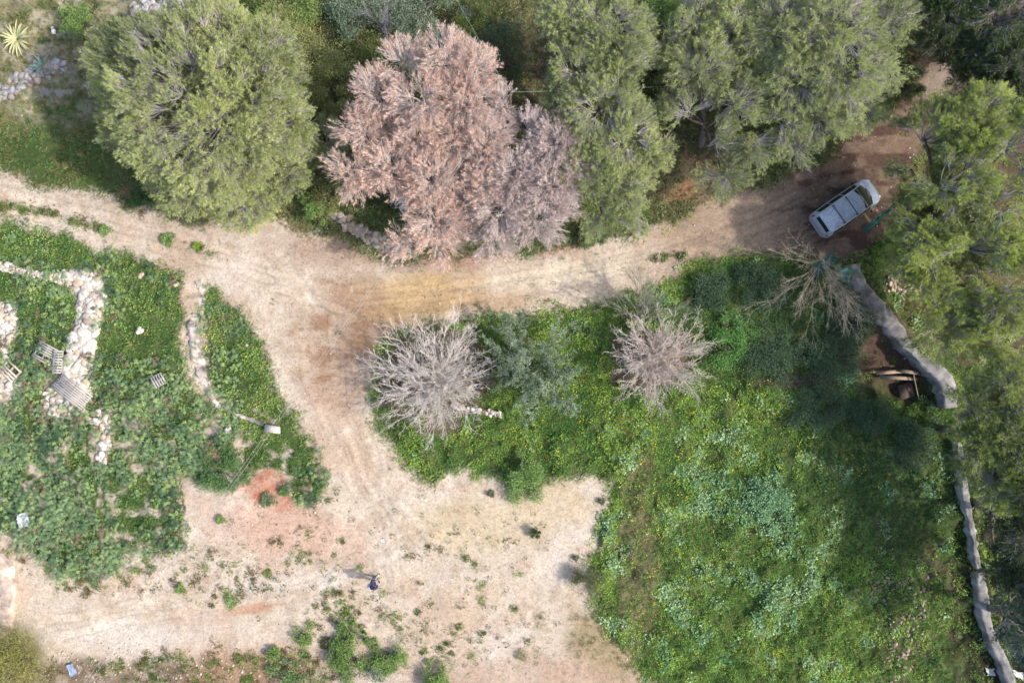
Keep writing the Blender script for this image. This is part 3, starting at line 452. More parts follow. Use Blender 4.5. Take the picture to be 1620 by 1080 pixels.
pine('dead_pine_tree', 'dead pinkish grey pine with feathery right side, the smaller one beside the green pine', (800, 300), [(795, 170, 30, 4.8), (775, 215, 34, 4.8), (770, 265, 36, 4.6), (830, 215, 42, 5), (880, 225, 40, 5.2), (900, 265, 30, 5), (820, 275, 48, 4.8), (870, 290, 46, 4.8), (790, 330, 44, 4.2), (850, 345, 42, 4), (780, 375, 34, 3.4), (885, 320, 26, 4.2)],
     A(236, 214, 204), A(200, 180, 172), seed=22, dead=True, bough=.8, open_=.12, gap=-.45, dens=1.0, shrink=.94, twigcol=DT, trunk_r=.2)
def kids(Pl, n, ratio, spread, up, r, t0=.25, K=5, bow=.1):
    N, K0, _ = Pl.shape; i = np.repeat(np.arange(N), n); t = r.uniform(t0, 1, len(i)); f = t * (K0 - 1); j = np.minimum(f.astype(int), K0 - 2); w = (f - j)[:, None]
    s = Pl[i, j] * (1 - w) + Pl[i, j + 1] * w; tg = norm(Pl[i, j + 1] - Pl[i, j]); L = np.linalg.norm(Pl[:, -1] - Pl[:, 0], axis=1)[i][:, None] * ratio * r.uniform(.5, 1.1, (len(i), 1))
    d = norm(tg + spread * r.normal(0, 1, (len(i), 3)) + [0, 0, up]); return curve(s, s + d * L, K, bow, r=r)
def bare_tree(label, base, rad_px, hgt, col, seed, nl=16, fan=None, n2=8, n3=6, up=.15, leaves=None, tilt=(0, 0), name='bare_tree', cat='tree', group=None, flat=1.0, thick=1.0, n4=3, fill=0):
    r = np.random.default_rng(seed); b = G(*base); t = thing(name, label, cat, b, group); rad = rad_px / SC * .72
    fork = b + np.array([0, 0, hgt * .18]); a = r.uniform(0, 6.28, nl) if fan is None else R(1) * r.uniform(fan[0], fan[1], nl); q = np.sqrt(r.uniform(.05, 1, nl)) * rad 
    if fill: i_ = np.arange(nl) + .5; a = i_ * 2.39996 + r.normal(0, .12, nl); q = np.sqrt(i_ / nl) * rad_px / SC * .86 * (1 + .14 * np.sin(a + seed) + .10 * np.sin(3 * a + 2 * seed) + .07 * np.sin(7 * a))
    end = b + np.stack([np.cos(a) * q + tilt[0], np.sin(a) * q + tilt[1], hgt * (.35 + .65 * np.sqrt(np.clip(1 - (q / (rad * (1.25 if fill else 1)) * .9) ** 2, 0, 1))) * r.uniform(.8, 1.05, nl) * flat], 1)
    l1 = curve(np.tile(fork, (nl, 1)) + r.normal(0, .28 if fill else .06, (nl, 3)) * [1, 1, .3], end, 7, .09, .10, r=r); l2 = kids(l1, n2, .3 if fill else .5, .42 if fill else .28, up, r, .12, 6, .07); l3 = kids(l2, n3, .5, .5 if fill else .36, up, r, .15, 5, .1); l4 = kids(l3, n4, .6, .5, up, r, .2, 4, .1)
    def tb(l, r0, r1, c, s=4): V, Fq = tubes(l, np.linspace(r0, r1, l.shape[1])[None].repeat(len(l), 0) * thick, s); return (V, Fq, np.repeat(c * r.uniform(.8, 1.12, (len(l), 1)), s * (l.shape[1] - 1), 0))
    tk = curve(np.array([b - [0, 0, .2]]), np.array([fork]), 4, .03, r=r); build('trunk', [tb(tk, .16, .12, col * .8, 8)], M_twig, t)
    build('branches', [tb(l1, .016 if fill else .026, .006, col * .85), tb(l2, .0085, .005, col * .92), tb(l3, .0065, .004, col, 3), tb(l4, .005, .003, col, 3)], M_twig, t)
    if leaves is not None:
        n, L, W, c1, c2 = leaves; src = np.concatenate([l3[:, 2:].reshape(-1, 3), l4.reshape(-1, 3)]); i = r.integers(0, len(src), n); p = src[i] + r.normal(0, .05, (n, 3)); d = norm(r.normal(0, 1, (n, 3)) + [0, 0, .3])
        w = np.clip(.5 + .9 * fbm(p[:, 0] * 26, p[:, 1] * 26, 25, 3, seed) + r.normal(0, .25, n), 0, 1)[:, None]
        build('foliage', [kites(p, d, norm(r.normal(0, .7, (n, 3)) + [0, 0, 1]), L * r.uniform(.6, 1.2, n), np.full(n, W), c1 * (1 - w) + c2 * w)], M_leaf, t)
    return t
BG = alb(222, 212, 203, 1.15)
bare_tree('leafless grey tree with dense radial twigs beside the track fork', (692, 602), 104, 3.2, BG, 31, nl=130, n2=8, n3=5, n4=3, fill=1)
bare_tree('leafless grey tree spreading low right of the olive, above the green field', (1030, 568), 88, 2.8, BG * [.95, .9, .88], 32, nl=105, n2=8, n3=5, n4=3, fill=1)
bare_tree('thin leafless shrub tree with greenish twigs on the edge of the track', (1008, 505), 92, 2.6, alb(176, 176, 152), 33, nl=20, fan=(5, 178), tilt=(0, .2), n2=6, n3=5)
bare_tree('leafless tan tree fanning out over dark ivy below the car', (1292, 418), 150, 3.4, alb(206, 190, 168, 1.4), 34, nl=24, fan=(160, 300), n2=8, n3=5, n4=2, thick=.6)
bare_tree('bare grey branched tree top centre above the dead pink pine', (612, 52), 46, 2.6, alb(190, 186, 190), 35, nl=12, n2=6, n3=4)
OL, OD = A(158, 174, 144), A(88, 108, 84)
bare_tree('grey green olive tree between the two leafless trees', (838, 576), 92, 3.0, GREYD, 41, nl=22, leaves=(30000, .11, .036, OD, OL), name='olive_tree', n2=7, n3=5)
# leafy shrubs
def shrub(label, base, rad_px, hgt, c1, c2, seed, n=2500, L=.09, W=.05, group=None, name='shrub', cat='shrub'):
    r = np.random.default_rng(seed); b = G(*base); t = thing(name, label, cat, b, group); rad = rad_px / SC; n = int(n * 1.5); k = max(9, int(20 * rad)); lob = 1 + .35 * r.normal(0, 1, 8)
    a = r.uniform(0, 6.28, k); q = np.minimum(np.sqrt(r.random(k)) * rad * .85 * np.clip(lob[(a / 6.284 * 8).astype(int)], .4, 1.5), rad * .98); hh = hgt * np.sqrt(1 - (q / rad) ** 2) * r.uniform(.55, .9, k); cl = b + np.stack([q * np.cos(a), q * np.sin(a), hh], 1); cr_ = rad * r.uniform(.12, .36, k)
    i = r.integers(0, k, n); d = norm(r.normal(0, 1, (n, 3)) + [0, 0, .5]); p = cl[i] + d * (cr_[i] * np.abs(r.normal(.8, .3, n)))[:, None] * [1, 1, .7]; p[:, 2] = np.maximum(p[:, 2], b[2] + .03)
    w = np.clip(.5 * r.random(k)[i] + .25 + r.normal(0, .22, n), 0, 1)[:, None]; dd = norm(d + r.normal(0, .7, (n, 3)))
    build('foliage', [kites(p, dd, norm(r.normal(0, .6, (n, 3)) + [0, 0, 1]), L * r.uniform(.6, 1.2, n), np.full(n, W), c1 * (1 - w) + c2 * w)], M_leaf, t)
    st = curve(np.tile(b - [0, 0, .1], (k, 1)), cl, 5, .12, r=r); tw = kids(st, 6, .5, .5, .2, r); V, Fq = tubes(st, np.linspace(.03, .012, 5)[None].repeat(k, 0), 4); V2, F2 = tubes(tw, np.linspace(.012, .006, 5)[None].repeat(len(tw), 0), 3)
    build('stems', [(V, Fq, GREYD), (V2, F2, GREYD)], M_twig, t); return t
g1, g2 = A(92, 124, 66), A(150, 176, 96); o1, o2 = A(104, 116, 70), A(176, 178, 112)
shrub('round bright green shrub on the dry slope left of the broad pine', (136, 42), 34, 1.2, g1, g2, 51, 3500)
SG = 'dark scrub on the bank behind the trees'
shrub('olive green bush right of the broad pine, nearest the top', (450, 70), 62, 1.8, o1, o2, 52, 9000, group=SG)
shrub('olive green bush between the broad pine and the dead pine', (505, 120), 66, 1.8, o1, o2, 53, 10000, group=SG)
shrub('dark bush in the shade left of the dead pine', (530, 290), 50, 1.5, o1 * .9, o2 * .8, 54, 6000, group=SG)
shrub('dark green glossy shrub beside the track below the broad pine', (236, 318), 26, 1.1, A(52, 88, 50), A(84, 120, 66), 55, 2200)
shrub('grey green bush at the top edge with bare twigs left of it', (680, 22), 60, 2.0, OD, OL, 56, 9000)
shrub('grey green bush at the top edge, directly above the dead pine', (575, 20), 50, 1.8, OD, OL, 57, 7000)
shrub('dull dark bush in the gap right of the dead pines near the top', (790, 80), 50, 1.5, o1 * .8, OD, 58, 6000, group=SG)
shrub('bright leafy bush at the top edge between two pines', (1045, 18), 42, 1.4, g1, A(160, 190, 104), 59, 5000)
shrub('dark green bush at the foot of the tall narrow pine beside the track', (932, 372), 24, 1.1, A(66, 92, 56), A(104, 130, 82), 60, 2600)
shrub('bushy green shrub pushing out into the bare yard from the field', (828, 752), 38, .8, A(92, 124, 68), A(150, 178, 104), 61, 5200)
shrub('round lone green bush on the bare yard', (847, 840), 12, .6, A(66, 84, 50), A(104, 118, 72), 62, 800, L=.07)
shrub('wispy olive bush on the right edge of the bare yard', (930, 915), 32, 1.0, A(84, 92, 56), A(128, 134, 88), 63, 2600, L=.1, W=.02)
shrub('green bush near the bottom edge, left one of the pair below the person', (620, 1036), 27, .8, g1, g2, 64, 2600)
shrub('green bush cut by the bottom edge below the person', (690, 1072), 30, .8, g1, g2, 65, 2800)
shrub('dense green bush in the weeds left of the pair at the bottom', (545, 1035), 36, .9, g1 * .9, g2 * .9, 66, 4000)
for i_, (x_, y_, r_, lb_) in enumerate([(1452, 70, 36, 'dark bush on the left verge where the track leaves at the top right'), (1435, 135, 26, 'dark bush under the edge of the wide dense pine by the track'), (1585, 150, 36, 'dark bush on the right verge where the track leaves at the top right')]):
    shrub(lb_, (x_, y_), r_, 1.0, A(66, 80, 54), A(112, 124, 80), 500 + i_, 4000, group='dark bushes beside the track at the top right')
for i_, (x_, y_, r_, c1_, c2_, lb_) in enumerate([(425, 45, 34, g1, g2, 'fresh green bush behind the upper right of the broad pine'), (470, 165, 38, o1, g2, 'olive bush touching the right side of the broad pine'), (535, 190, 32, o1, o2, 'mottled bush hard against the left edge of the dead pine'), (490, 30, 36, o1, g2, 'yellowish bush in the top gap between broad pine and grey green bushes'), (500, 330, 26, g1, g2, 'green bush at the track edge between the broad pine and the rocks'), (730, 55, 30, g1, A(176, 178, 90), 'yellow green bush above the right shoulder of the dead pine'), (1040, 110, 30, o1, o2, 'olive bush in the dark gap between the two upper pines'), (1045, 180, 26, OD, o2, 'dull bush lower down in the gap between the two upper pines')]):
    shrub(lb_, (x_, y_), r_, 1.2, c1_, c2_, 600 + i_, 3600, group=SG)
BGp = 'low bushes along the bottom edge'
shrub('ragged low bush above the dense green bush at the bottom', (552, 1000), 22, .6, g1, g2, 71, 1800, group=BGp)
shrub('small round bush right of the dense green bush at the bottom', (582, 1008), 12, .5, g1, g2, 72, 700, group=BGp)
shrub('low scrubby bush left of the dense green bush at the bottom', (480, 1008), 24, .45, o1, g2, 73, 1500, group=BGp)
shrub('dark low bush in the brown strip at the bottom left', (432, 1030), 14, .5, g1, g2, 74, 900, group=BGp)
shrub('greyish bush cut by the bottom edge at lower left', (452, 1068), 30, .6, OD, g2, 75, 2200, group=BGp)
shrub('thin grey green bush between the green bushes at the bottom', (590, 1066), 16, .5, OD, OL, 76, 700, group=BGp)
shrub('yellow green bush in the bottom left corner', (25, 1050), 78, 2.0, A(120, 124, 66), A(176, 170, 90), 67, 9000, L=.12, W=.025)
shrub('leafy bush on the right end of the left terrace above the red earth', (352, 745), 36, .9, A(70, 104, 60), A(112, 146, 84), 68, 3800)
shrub('bright leafy bush right of the two grey leafless trees', (1150, 530), 46, .7, A(84, 128, 62), A(124, 168, 88), 69, 4800)
shrub('pale bluish bush in the upper part of the lower right field', (1210, 800), 44, .6, A(112, 150, 106), A(156, 190, 140), 70, 4800, L=.11, W=.09)
IG = 'dark ivy shrubs in the shade below the car'
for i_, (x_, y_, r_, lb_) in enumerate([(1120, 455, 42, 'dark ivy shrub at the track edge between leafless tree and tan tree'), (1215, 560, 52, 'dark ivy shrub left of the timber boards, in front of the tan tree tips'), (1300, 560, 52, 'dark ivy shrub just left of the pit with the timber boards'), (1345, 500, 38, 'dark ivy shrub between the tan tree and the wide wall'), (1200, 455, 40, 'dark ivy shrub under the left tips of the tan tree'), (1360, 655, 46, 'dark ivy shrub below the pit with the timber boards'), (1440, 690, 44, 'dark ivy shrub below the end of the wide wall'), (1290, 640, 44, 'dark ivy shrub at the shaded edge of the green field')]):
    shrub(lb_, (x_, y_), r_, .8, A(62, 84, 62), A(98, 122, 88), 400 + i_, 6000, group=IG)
TG = 'green tufts growing on the track'
def tuft(label, at_, rad, n, seed, c1=g1, c2=g2, group=TG, L=.1, W=.045, h=.35):
    r = np.random.default_rng(seed); b = G(*at_); t = thing('weed_tuft', label, 'weed', b, group); k = n; a = r.uniform(0, 6.28, k); rr = rad / SC; k = n = n * 2; a = r.uniform(0, 6.28, k); q = np.sqrt(r.uniform(0, 1, k)) * rr * (.8 + .25 * np.sin(3 * a + seed) + .15 * np.sin(7 * a + 2 * seed)) * r.uniform(.7, 1.15, k)
    p = b + np.stack([q * np.cos(a), q * np.sin(a), h * np.clip(1 - (q / rr) ** 2, .05, 1) * r.uniform(.2, 1, k)], 1); e = r.uniform(0, .9, k); a += r.normal(0, .6, k); d = np.stack([np.cos(a) * np.cos(e), np.sin(a) * np.cos(e), np.sin(e)], 1)
    w = r.random((k, 1)); build('foliage', [kites(p, d, norm(r.normal(0, .4, (k, 3)) + [0, 0, 1]), L * r.uniform(.6, 1.2, k), np.full(k, W), c1 * (1 - w) + c2 * w)], M_leaf, t)
    s = curve(np.tile(b, (8, 1)), p[:8], 4, .1, r=r); V, Fq = tubes(s, np.full((8, 4), .006), 3); build('stems', [(V, Fq, A(100, 110, 70))], M_twig, t)
tuft('round green tuft in the middle of the left track, the largest of three', (266, 379), 13, 420, 81)
tuft('small yellowish tuft in the track right of the largest one', (313, 390), 8, 170, 82, A(110, 140, 50), A(150, 175, 70))
tuft('green tuft on the track left of the largest one', (168, 365), 11, 240, 83)
tuft('tufted weed on bare soil below the broad leafy bush', (350, 821), 8, 160, 84, group='weeds on the lower left bare ground')
tuft('dark tuft on bare soil in the lower left, nearest the leafy bank', (287, 930), 9, 190, 85, group='weeds on the lower left bare ground')
tuft('small dark tuft near the top of the bare yard', (777, 780), 6, 110, 86, A(80, 90, 60), A(110, 116, 80), group='weeds on the bare yard')
tuft('small dark tuft at the right corner of the bare yard', (952, 792), 6, 110, 87, A(80, 90, 60), A(110, 116, 80), group='weeds on the bare yard')
tuft('tiny grey tuft below right of the lone bush', (911, 881), 4.5, 70, 88, A(90, 92, 70), A(116, 116, 90), group='weeds on the bare yard')
tuft('green weed on pale soil, right end of the lower left clearing', (368, 949), 14, 260, 89, group='weeds on the lower left bare ground')
tuft('dark weed clump growing out of the red earth', (424, 790), 14, 320, 90, A(80, 108, 70), A(120, 144, 100), group='weeds on the red earth')
tuft('small leafy weed right of the red earth clump', (450, 776), 10, 200, 91, A(76, 116, 54), A(112, 146, 74), group='weeds on the red earth')
tuft('fuzzy olive tuft at the bottom of the bare yard', (825, 1035), 10, 220, 92, A(96, 104, 64), A(136, 138, 92), group='weeds on the bare yard', L=.14, W=.015)
# agaves
def agave(name, label, at_, n, L, c1, c2, seed, gap=None):
    r = np.random.default_rng(seed); b = G(*at_); t = thing(name, label, 'plant', b); parts = []; st = []
    for i in range(n):
        a = i * 2.4 + r.normal(0, .15); e0 = r.uniform(.25, 1.25); l = L * r.uniform(.75, 1.05) * (1.05 - .25 * (e0 > 1)); K = 7; s = np.linspace(0, 1, K); e = e0 - s * r.uniform(.5, 1.1)
        ds = l / (K - 1); x = np.concatenate([[0], np.cumsum(np.cos(e[:-1]) * ds)]) + .05; z = np.concatenate([[0], np.cumsum(np.sin(e[:-1]) * ds)]) + .05; w = .055 * np.sin(np.pi * (.25 + .75 * s)) + .003; u = np.array([math.cos(a), math.sin(a), 0]); v = np.array([-u[1], u[0], 0])
        c = b + u * x[:, None] + np.array([0, 0, 1.]) * z[:, None]; row = np.stack([c - v * w[:, None] + [0, 0, .02], c - v * w[:, None] * .45, c + v * w[:, None] * .45, c + v * w[:, None] + [0, 0, .02]], 1)
        I = np.arange(K * 4).reshape(K, 4)
        for q in range(3): f = np.stack([I[:-1, q], I[1:, q], I[1:, q + 1], I[:-1, q + 1]], 1); parts.append((row.reshape(-1, 3), f, c2 if q == 1 else c1))
        parts.append((row.reshape(-1, 3) - [0, 0, .018], np.stack([I[:-1, 0], I[:-1, 3], I[1:, 3], I[1:, 0]], 1), c1 * .8))
    build('leaves', parts, M_leaf, t); V, Fq = tubes(np.array([[b - [0, 0, .1], b + [0, 0, .12]]]), np.array([[.09, .05]]), 8); build('stem', [(V, Fq, c2)], M_leaf, t)
agave('agave', 'variegated cream and green agave rosette near the top left corner', (29, 63), 30, 1.05, A(214, 212, 160), A(130, 150, 92), 71)
agave('agave', 'smaller blue green agave below the variegated one', (70, 105), 15, .75, A(140, 168, 150), A(150, 176, 168), 72)
# ------------------------------------------------------------------ walls and masonry
def ribbon(pts, z0, z1, cols, seed, rough=.03, sub=.25, nacross=5, follow=False):
    """pts: (px, py, width_px) centre line with its width; a solid wall with an uneven top"""
    r = np.random.default_rng(seed); pts = np.array(pts, float); s = np.concatenate([[0], np.cumsum(np.hypot(*np.diff(pts[:, :2], axis=0).T))]) / SC; q = np.arange(0, s[-1], sub)
    px, py, w = [np.interp(q, s, pts[:, k]) for k in range(3)]; k = np.ones(3) / 3; px[1:-1] = np.convolve(px, k, 'same')[1:-1]; py[1:-1] = np.convolve(py, k, 'same')[1:-1]
    c = np.stack([(px - CX) / SC, (CY - py) / SC], 1) * (CAM_H - z1) / CAM_H; w = w / SC; T = norm(np.gradient(c, axis=0)); Nn = np.stack([-T[:, 1], T[:, 0]], 1); n = len(c)
    rows = []
    for j in range(nacross):
        o = (j / (nacross - 1) - .5); rr = c + Nn * (w * o)[:, None]; edge = j in (0, nacross - 1); jit = r.normal(0, rough * (1.2 if edge else .4), (n, 1)); rr = rr + Nn * jit
        rows.append(np.concatenate([rr, np.full((n, 1), z1) + (.0 if edge else .015) + r.normal(0, rough * .35, (n, 1))], 1))
    if follow:
        for q_ in rows: q_[:, 2] += ground_h(c[:, 0], c[:, 1])
    lo = rows[0].copy(); lo[:, 2] = z0; hi = rows[-1].copy(); hi[:, 2] = z0; V = np.stack([lo] + rows + [hi], 1); m = V.shape[1]; I = np.arange(n * m).reshape(n, m)
    f = np.stack([I[:-1, :-1], I[1:, :-1], I[1:, 1:], I[:-1, 1:]], -1).reshape(-1, 4); caps = [[I[0, 0], I[0, 1], I[0, m - 2], I[0, m - 1]], [I[-1, m - 1], I[-1, m - 2], I[-1, 1], I[-1, 0]]]
    cf = V.reshape(-1, 3)[f[:, 0]]; C = np.tile(cols, (len(f), 1)) * (.84 + .5 * fbm(cf[:, 0] * 26, cf[:, 1] * 26, 16, 3, seed))[:, None] * r.uniform(.88, 1.06, (len(f), 1)); return [(V.reshape(-1, 3), f, C), (V.reshape(-1, 3), np.array(caps), np.array(cols))]
CG = alb(164, 160, 156, 1.75)
w1 = ribbon([(1348, 418, 22), (1352, 440, 24), (1370, 468, 27), (1398, 500, 30), (1425, 530, 22), (1440, 552, 12), (1456, 568, 11), (1475, 580, 18), (1492, 594, 24), (1502, 612, 25), (1504, 650, 24)], -1.2, .18, CG, 101, rough=.05)
tag(build('concrete_wall', w1, M_conc), 'wide grey concrete wall top curving down from the green netting', 'wall')
w2 = ribbon([(1517, 700, 8), (1522, 740, 9), (1529, 790, 11), (1538, 835, 10), (1546, 880, 7), (1548, 902, 8)], -.9, .12, CG * 1.05, 102, rough=.04)
tag(build('concrete_wall', w2, M_conc), 'narrow middle stretch of grey wall beside the lower right pine', 'wall')
w3 = ribbon([(1551, 906, 15), (1556, 945, 18), (1562, 985, 12), (1572, 1015, 15), (1588, 1045, 15), (1604, 1090, 16), (1616, 1130, 20)], -.9, .16, CG * .95, 103, rough=.03)
tag(build('concrete_wall', w3, M_conc), 'grey wall stretch running out of the bottom right corner', 'wall')
LS = alb(238, 226, 212)
def rubble(label, name, cat, areas, seed, sz=(.12, .3), cols=LS, m=M_rock, dens=1.0, zt=.1, fl=.55):
    r = np.random.default_rng(seed); pos = []
    for (x, y, w) in areas:
        k = max(3, int(w * .9 * dens)); a = r.uniform(0, 6.28, k); q = np.sqrt(r.random(k)) * w / 2; X_, Y_ = x + q * np.cos(a), y + q * np.sin(a); p = on_ground(X_, Y_, 0); p[:, 2] += r.uniform(-.02, zt, k); pos.append(p)
    pos = np.concatenate(pos); n = len(pos); w = r.random((n, 1)); cols = np.where(r.random((n, 1)) < .3, cols * [.84, .74, .64], np.where(r.random((n, 1)) < .15, cols * [.7, .7, .7], cols)); c = cols * (1 - .25 * w * (r.random((n, 1)) < .3)); return tag(build(name, [rocks(pos, r.uniform(*sz, n), c, fl, 2, r)], m), label, cat)
def walk(pts, step=7):
    pts = np.array(pts, float); s = np.concatenate([[0], np.cumsum(np.hypot(*np.diff(pts[:, :2], axis=0).T))]); q = np.arange(0, s[-1], step); return list(zip(*[np.interp(q, s, pts[:, k]) for k in range(3)]))
rubble('ragged wall of big white limestone blocks running down the left terrace', 'stone_wall', 'wall', walk([(100, 440, 12), (150, 440, 22), (146, 470, 34), (138, 520, 34), (128, 560, 36), (120, 600, 34), (118, 632, 22)], 6), 111, (.18, .46), dens=1.15, zt=.1, fl=.36)
rubble('thin row of pale stones along the top of the left terrace', 'stone_wall', 'wall', walk([(-10, 418, 12), (30, 428, 11), (70, 438, 11), (98, 438, 16)], 6), 112, (.12, .24), dens=.9, zt=.15)
rubble('heap of white boulders cut by the left frame edge', 'boulder_pile', 'rocks', walk([(-5, 500, 40), (10, 495, 42), (2, 540, 26), (-5, 600, 40), (8, 615, 40)], 12), 113, (.16, .36), dens=.6, zt=.2)
rubble('short row of white stones below the grey leafless tree', 'stone_wall', 'wall', walk([(716, 640, 6), (735, 646, 7), (798, 656, 8)], 6), 114, (.1, .2), dens=1, zt=.25)
rubble('outcrop of pale broken rock in the bank left of the dead pine', 'rock_outcrop', 'rocks', walk([(530, 342, 12), (560, 358, 18), (590, 375, 22), (620, 392, 24), (645, 404, 18)], 7), 115, (.12, .32), cols=alb(196, 182, 166), dens=.75, zt=.15)
rubble('grey limestone outcrop on the dry slope below the agaves', 'rock_outcrop', 'rocks', walk([(10, 160, 26), (50, 130, 34), (80, 118, 34), (105, 112, 26)], 12), 116, (.12, .34), cols=alb(200, 196, 196), dens=.45, zt=.05)
rubble('grey limestone outcrop at the top edge above the broad pine', 'rock_outcrop', 'rocks', walk([(225, 22, 20), (265, 18, 26), (300, 8, 26), (315, 4, 20)], 12), 117, (.12, .34), cols=alb(206, 202, 204), dens=.45, zt=.05)
rubble(None, 'fallen_stones', None, walk([(1355, 950, 30), (1400, 940, 60), (1465, 930, 40), (1435, 990, 60), (1440, 1030, 50), (1420, 1075, 60)], 14), 118, (.06, .17), cols=alb(200, 180, 160), dens=.22, zt=.03)['kind'] = 'stuff'
rubble('white rubble spilling below the wooden panels', 'rubble_pile', 'rocks', walk([(75, 625, 26), (85, 645, 28), (165, 665, 18), (166, 700, 16), (160, 735, 16)], 9), 119, (.1, .28), dens=.5, zt=.08)
rubble('pale rubble patch under the right hand pine', 'rubble_pile', 'rocks', walk([(1420, 440, 20), (1430, 455, 24), (1465, 440, 20), (1470, 460, 16)], 10), 120, (.1, .24), cols=alb(214, 196, 176), dens=.7, zt=.15)
rubble(None, 'rubble', None, [(x_, 1052 + 12 * math.sin(x_ * .05), 46) for x_ in range(110, 560, 10)], 121, (.03, .11), cols=alb(222, 206, 192), dens=.16, zt=.03)['kind'] = 'stuff'
kb = ribbon([(315, 442, 12), (318, 480, 13), (306, 512, 20), (312, 560, 22), (322, 600, 15), (333, 625, 8), (350, 648, 9)], -.4, .0, alb(246, 230, 214), 122, rough=.05, sub=.2, follow=True)
tag(build('retaining_kerb', kb, M_conc), 'low beige retaining kerb curving through the left terraces', 'kerb')
kb = ribbon([(368, 655, 5), (395, 664, 6), (420, 672, 6)], -.2, .2, alb(206, 196, 184), 123, rough=.04, sub=.2, follow=True)
tag(build('retaining_kerb', kb, M_conc), 'short broken piece of kerb beyond the end of the long one', 'kerb')
kb = ribbon([(-40, 905, 90), (-14, 900, 56), (-12, 930, 60), (-14, 985, 56), (-20, 1000, 50)], -.3, .5, alb(214, 192, 176), 124, rough=.03)
tag(build('masonry_block', kb, M_conc), 'pale masonry block at the left frame edge by a dry weed', 'wall')
def single_rock(name, label, at_, size, cols, seed, cat='rock', n=3, flat=.6):
    r = np.random.default_rng(seed); b = G(*at_); p = b + r.normal(0, size * .35, (n, 3)) * [1, 1, .1]; p[0] = b; sz = np.full(n, size); sz[1:] *= r.uniform(.4, .7, n - 1); tag(build(name, [rocks(p + [0, 0, size * .25], sz, np.tile(cols, (n, 1)), flat, 2, r)], M_rock), label, cat)
single_rock('rock', 'white rock among the greenery between wall and kerb', (222, 524), .3, LS, 131)
single_rock('rock', 'rounded pale boulder beside the short kerb piece', (362, 678), .32, alb(226, 216, 204), 132, n=1)
single_rock('rock', 'small tan rock beside the upper end of the long kerb', (278, 448), .24, alb(226, 200, 178), 133, n=2)
single_rock('rock', 'tan rock in the greenery just under the track edge', (224, 436), .26, alb(222, 196, 172), 134, n=2)
single_rock('rock', 'white rock on the dry slope right of the agaves', (86, 50), .22, alb(226, 218, 222), 135)
single_rock('rock', 'small pale rock in the green verge near the fork', (390, 546), .14, LS, 136, n=1)
tag(build('stone_slab', [box(G(435, 677) + [0, 0, .4], (.9, .4, .22), R(-6), 0, alb(226, 214, 200), .03)], M_rock), 'long cream stone slab lying on the tip of the left verge', 'slab')
# pallets and boards
WD = alb(206, 198, 190); 
def pallet(label, at_, L, W, ang, n, seed, tilt=0, missing=(), group='weathered pallets on the left terrace', z=.34, col=WD):
    r = np.random.default_rng(seed); b = G(*at_); t = thing('wooden_pallet', label, 'pallet', b, group); ca, sa = math.cos(ang), math.sin(ang)
    for i in range(n):
        if i in missing: continue
        y = (i / (n - 1) - .5) * (W - W / n * .7); c = b + np.array([-sa * y, ca * y, z + .07]); build('slat', [box(c, (L * r.uniform(.95, 1), W / n * .62, .02), ang + r.normal(0, .012), tilt, col * r.uniform(.8, 1.08), .003)], M_wood, t)
    for k in (-.42, 0, .42): c = b + np.array([ca * k * L, sa * k * L, z - k * L * math.tan(tilt) if tilt else z]); build('bearer', [box(c, (.09, W, .09), ang, tilt, col * .7, .003)], M_wood, t)
pallet('largest slatted wooden panel, tilted at the foot of the white wall', (120, 619), 2.3, 1.1, R(-40), 8, 1, .1, group=None)
pallet('grey slatted pallet under the plants left of the white wall', (77, 558), 1.3, 1.1, R(-28), 8, 2, missing=(2,))
pallet('ladder like pallet standing by the lower end of the white wall', (97, 572), .55, 1.4, R(-4), 9, 3, .2)
pallet('beige pallet at the left edge half under the plants', (22, 586), 1.2, .9, R(-42), 5, 4, col=alb(220, 200, 184), missing=(3,))
pallet('small grey crate top lying alone in the middle terrace', (255, 601), .75, .75, R(-62), 5, 5, .1)
PB = alb(170, 150, 128, 1.3)
t = thing('plank_stack', 'old timber boards lying across the dark pit by the wall', 'planks', G(1412, 592))
for i, (x, y, l, a) in enumerate([(1415, 597, 2.3, -3), (1400, 588, 1.6, 4), (1432, 588, 1.2, -8)]): build('plank', [box(G(x, y) + [0, 0, .5 + .05 * i], (l, .2, .05), R(a), 0, PB * (1 - .1 * i), .01)], M_wood, t)
V, Fq = tubes(curve(np.array([G(1438, 592) + [0, 0, .55]]), np.array([G(1450, 632) + [0, 0, .2]]), 5, .03), np.full((1, 5), .035), 6); tag(build('timber_post', [(V, Fq, PB)], M_wood), 'thin pale post leaning down from the boards', 'post')
tag(build('board', [box(G(1432, 618) + [0, 0, .12], (.9, .9, .06), R(15), 0, alb(128, 108, 100), .02)], M_wood), 'square grey board lying in the pit beside the post', 'board')
for x, y, l, a, lb in [(130, 760, .0, 0, '')]: pass
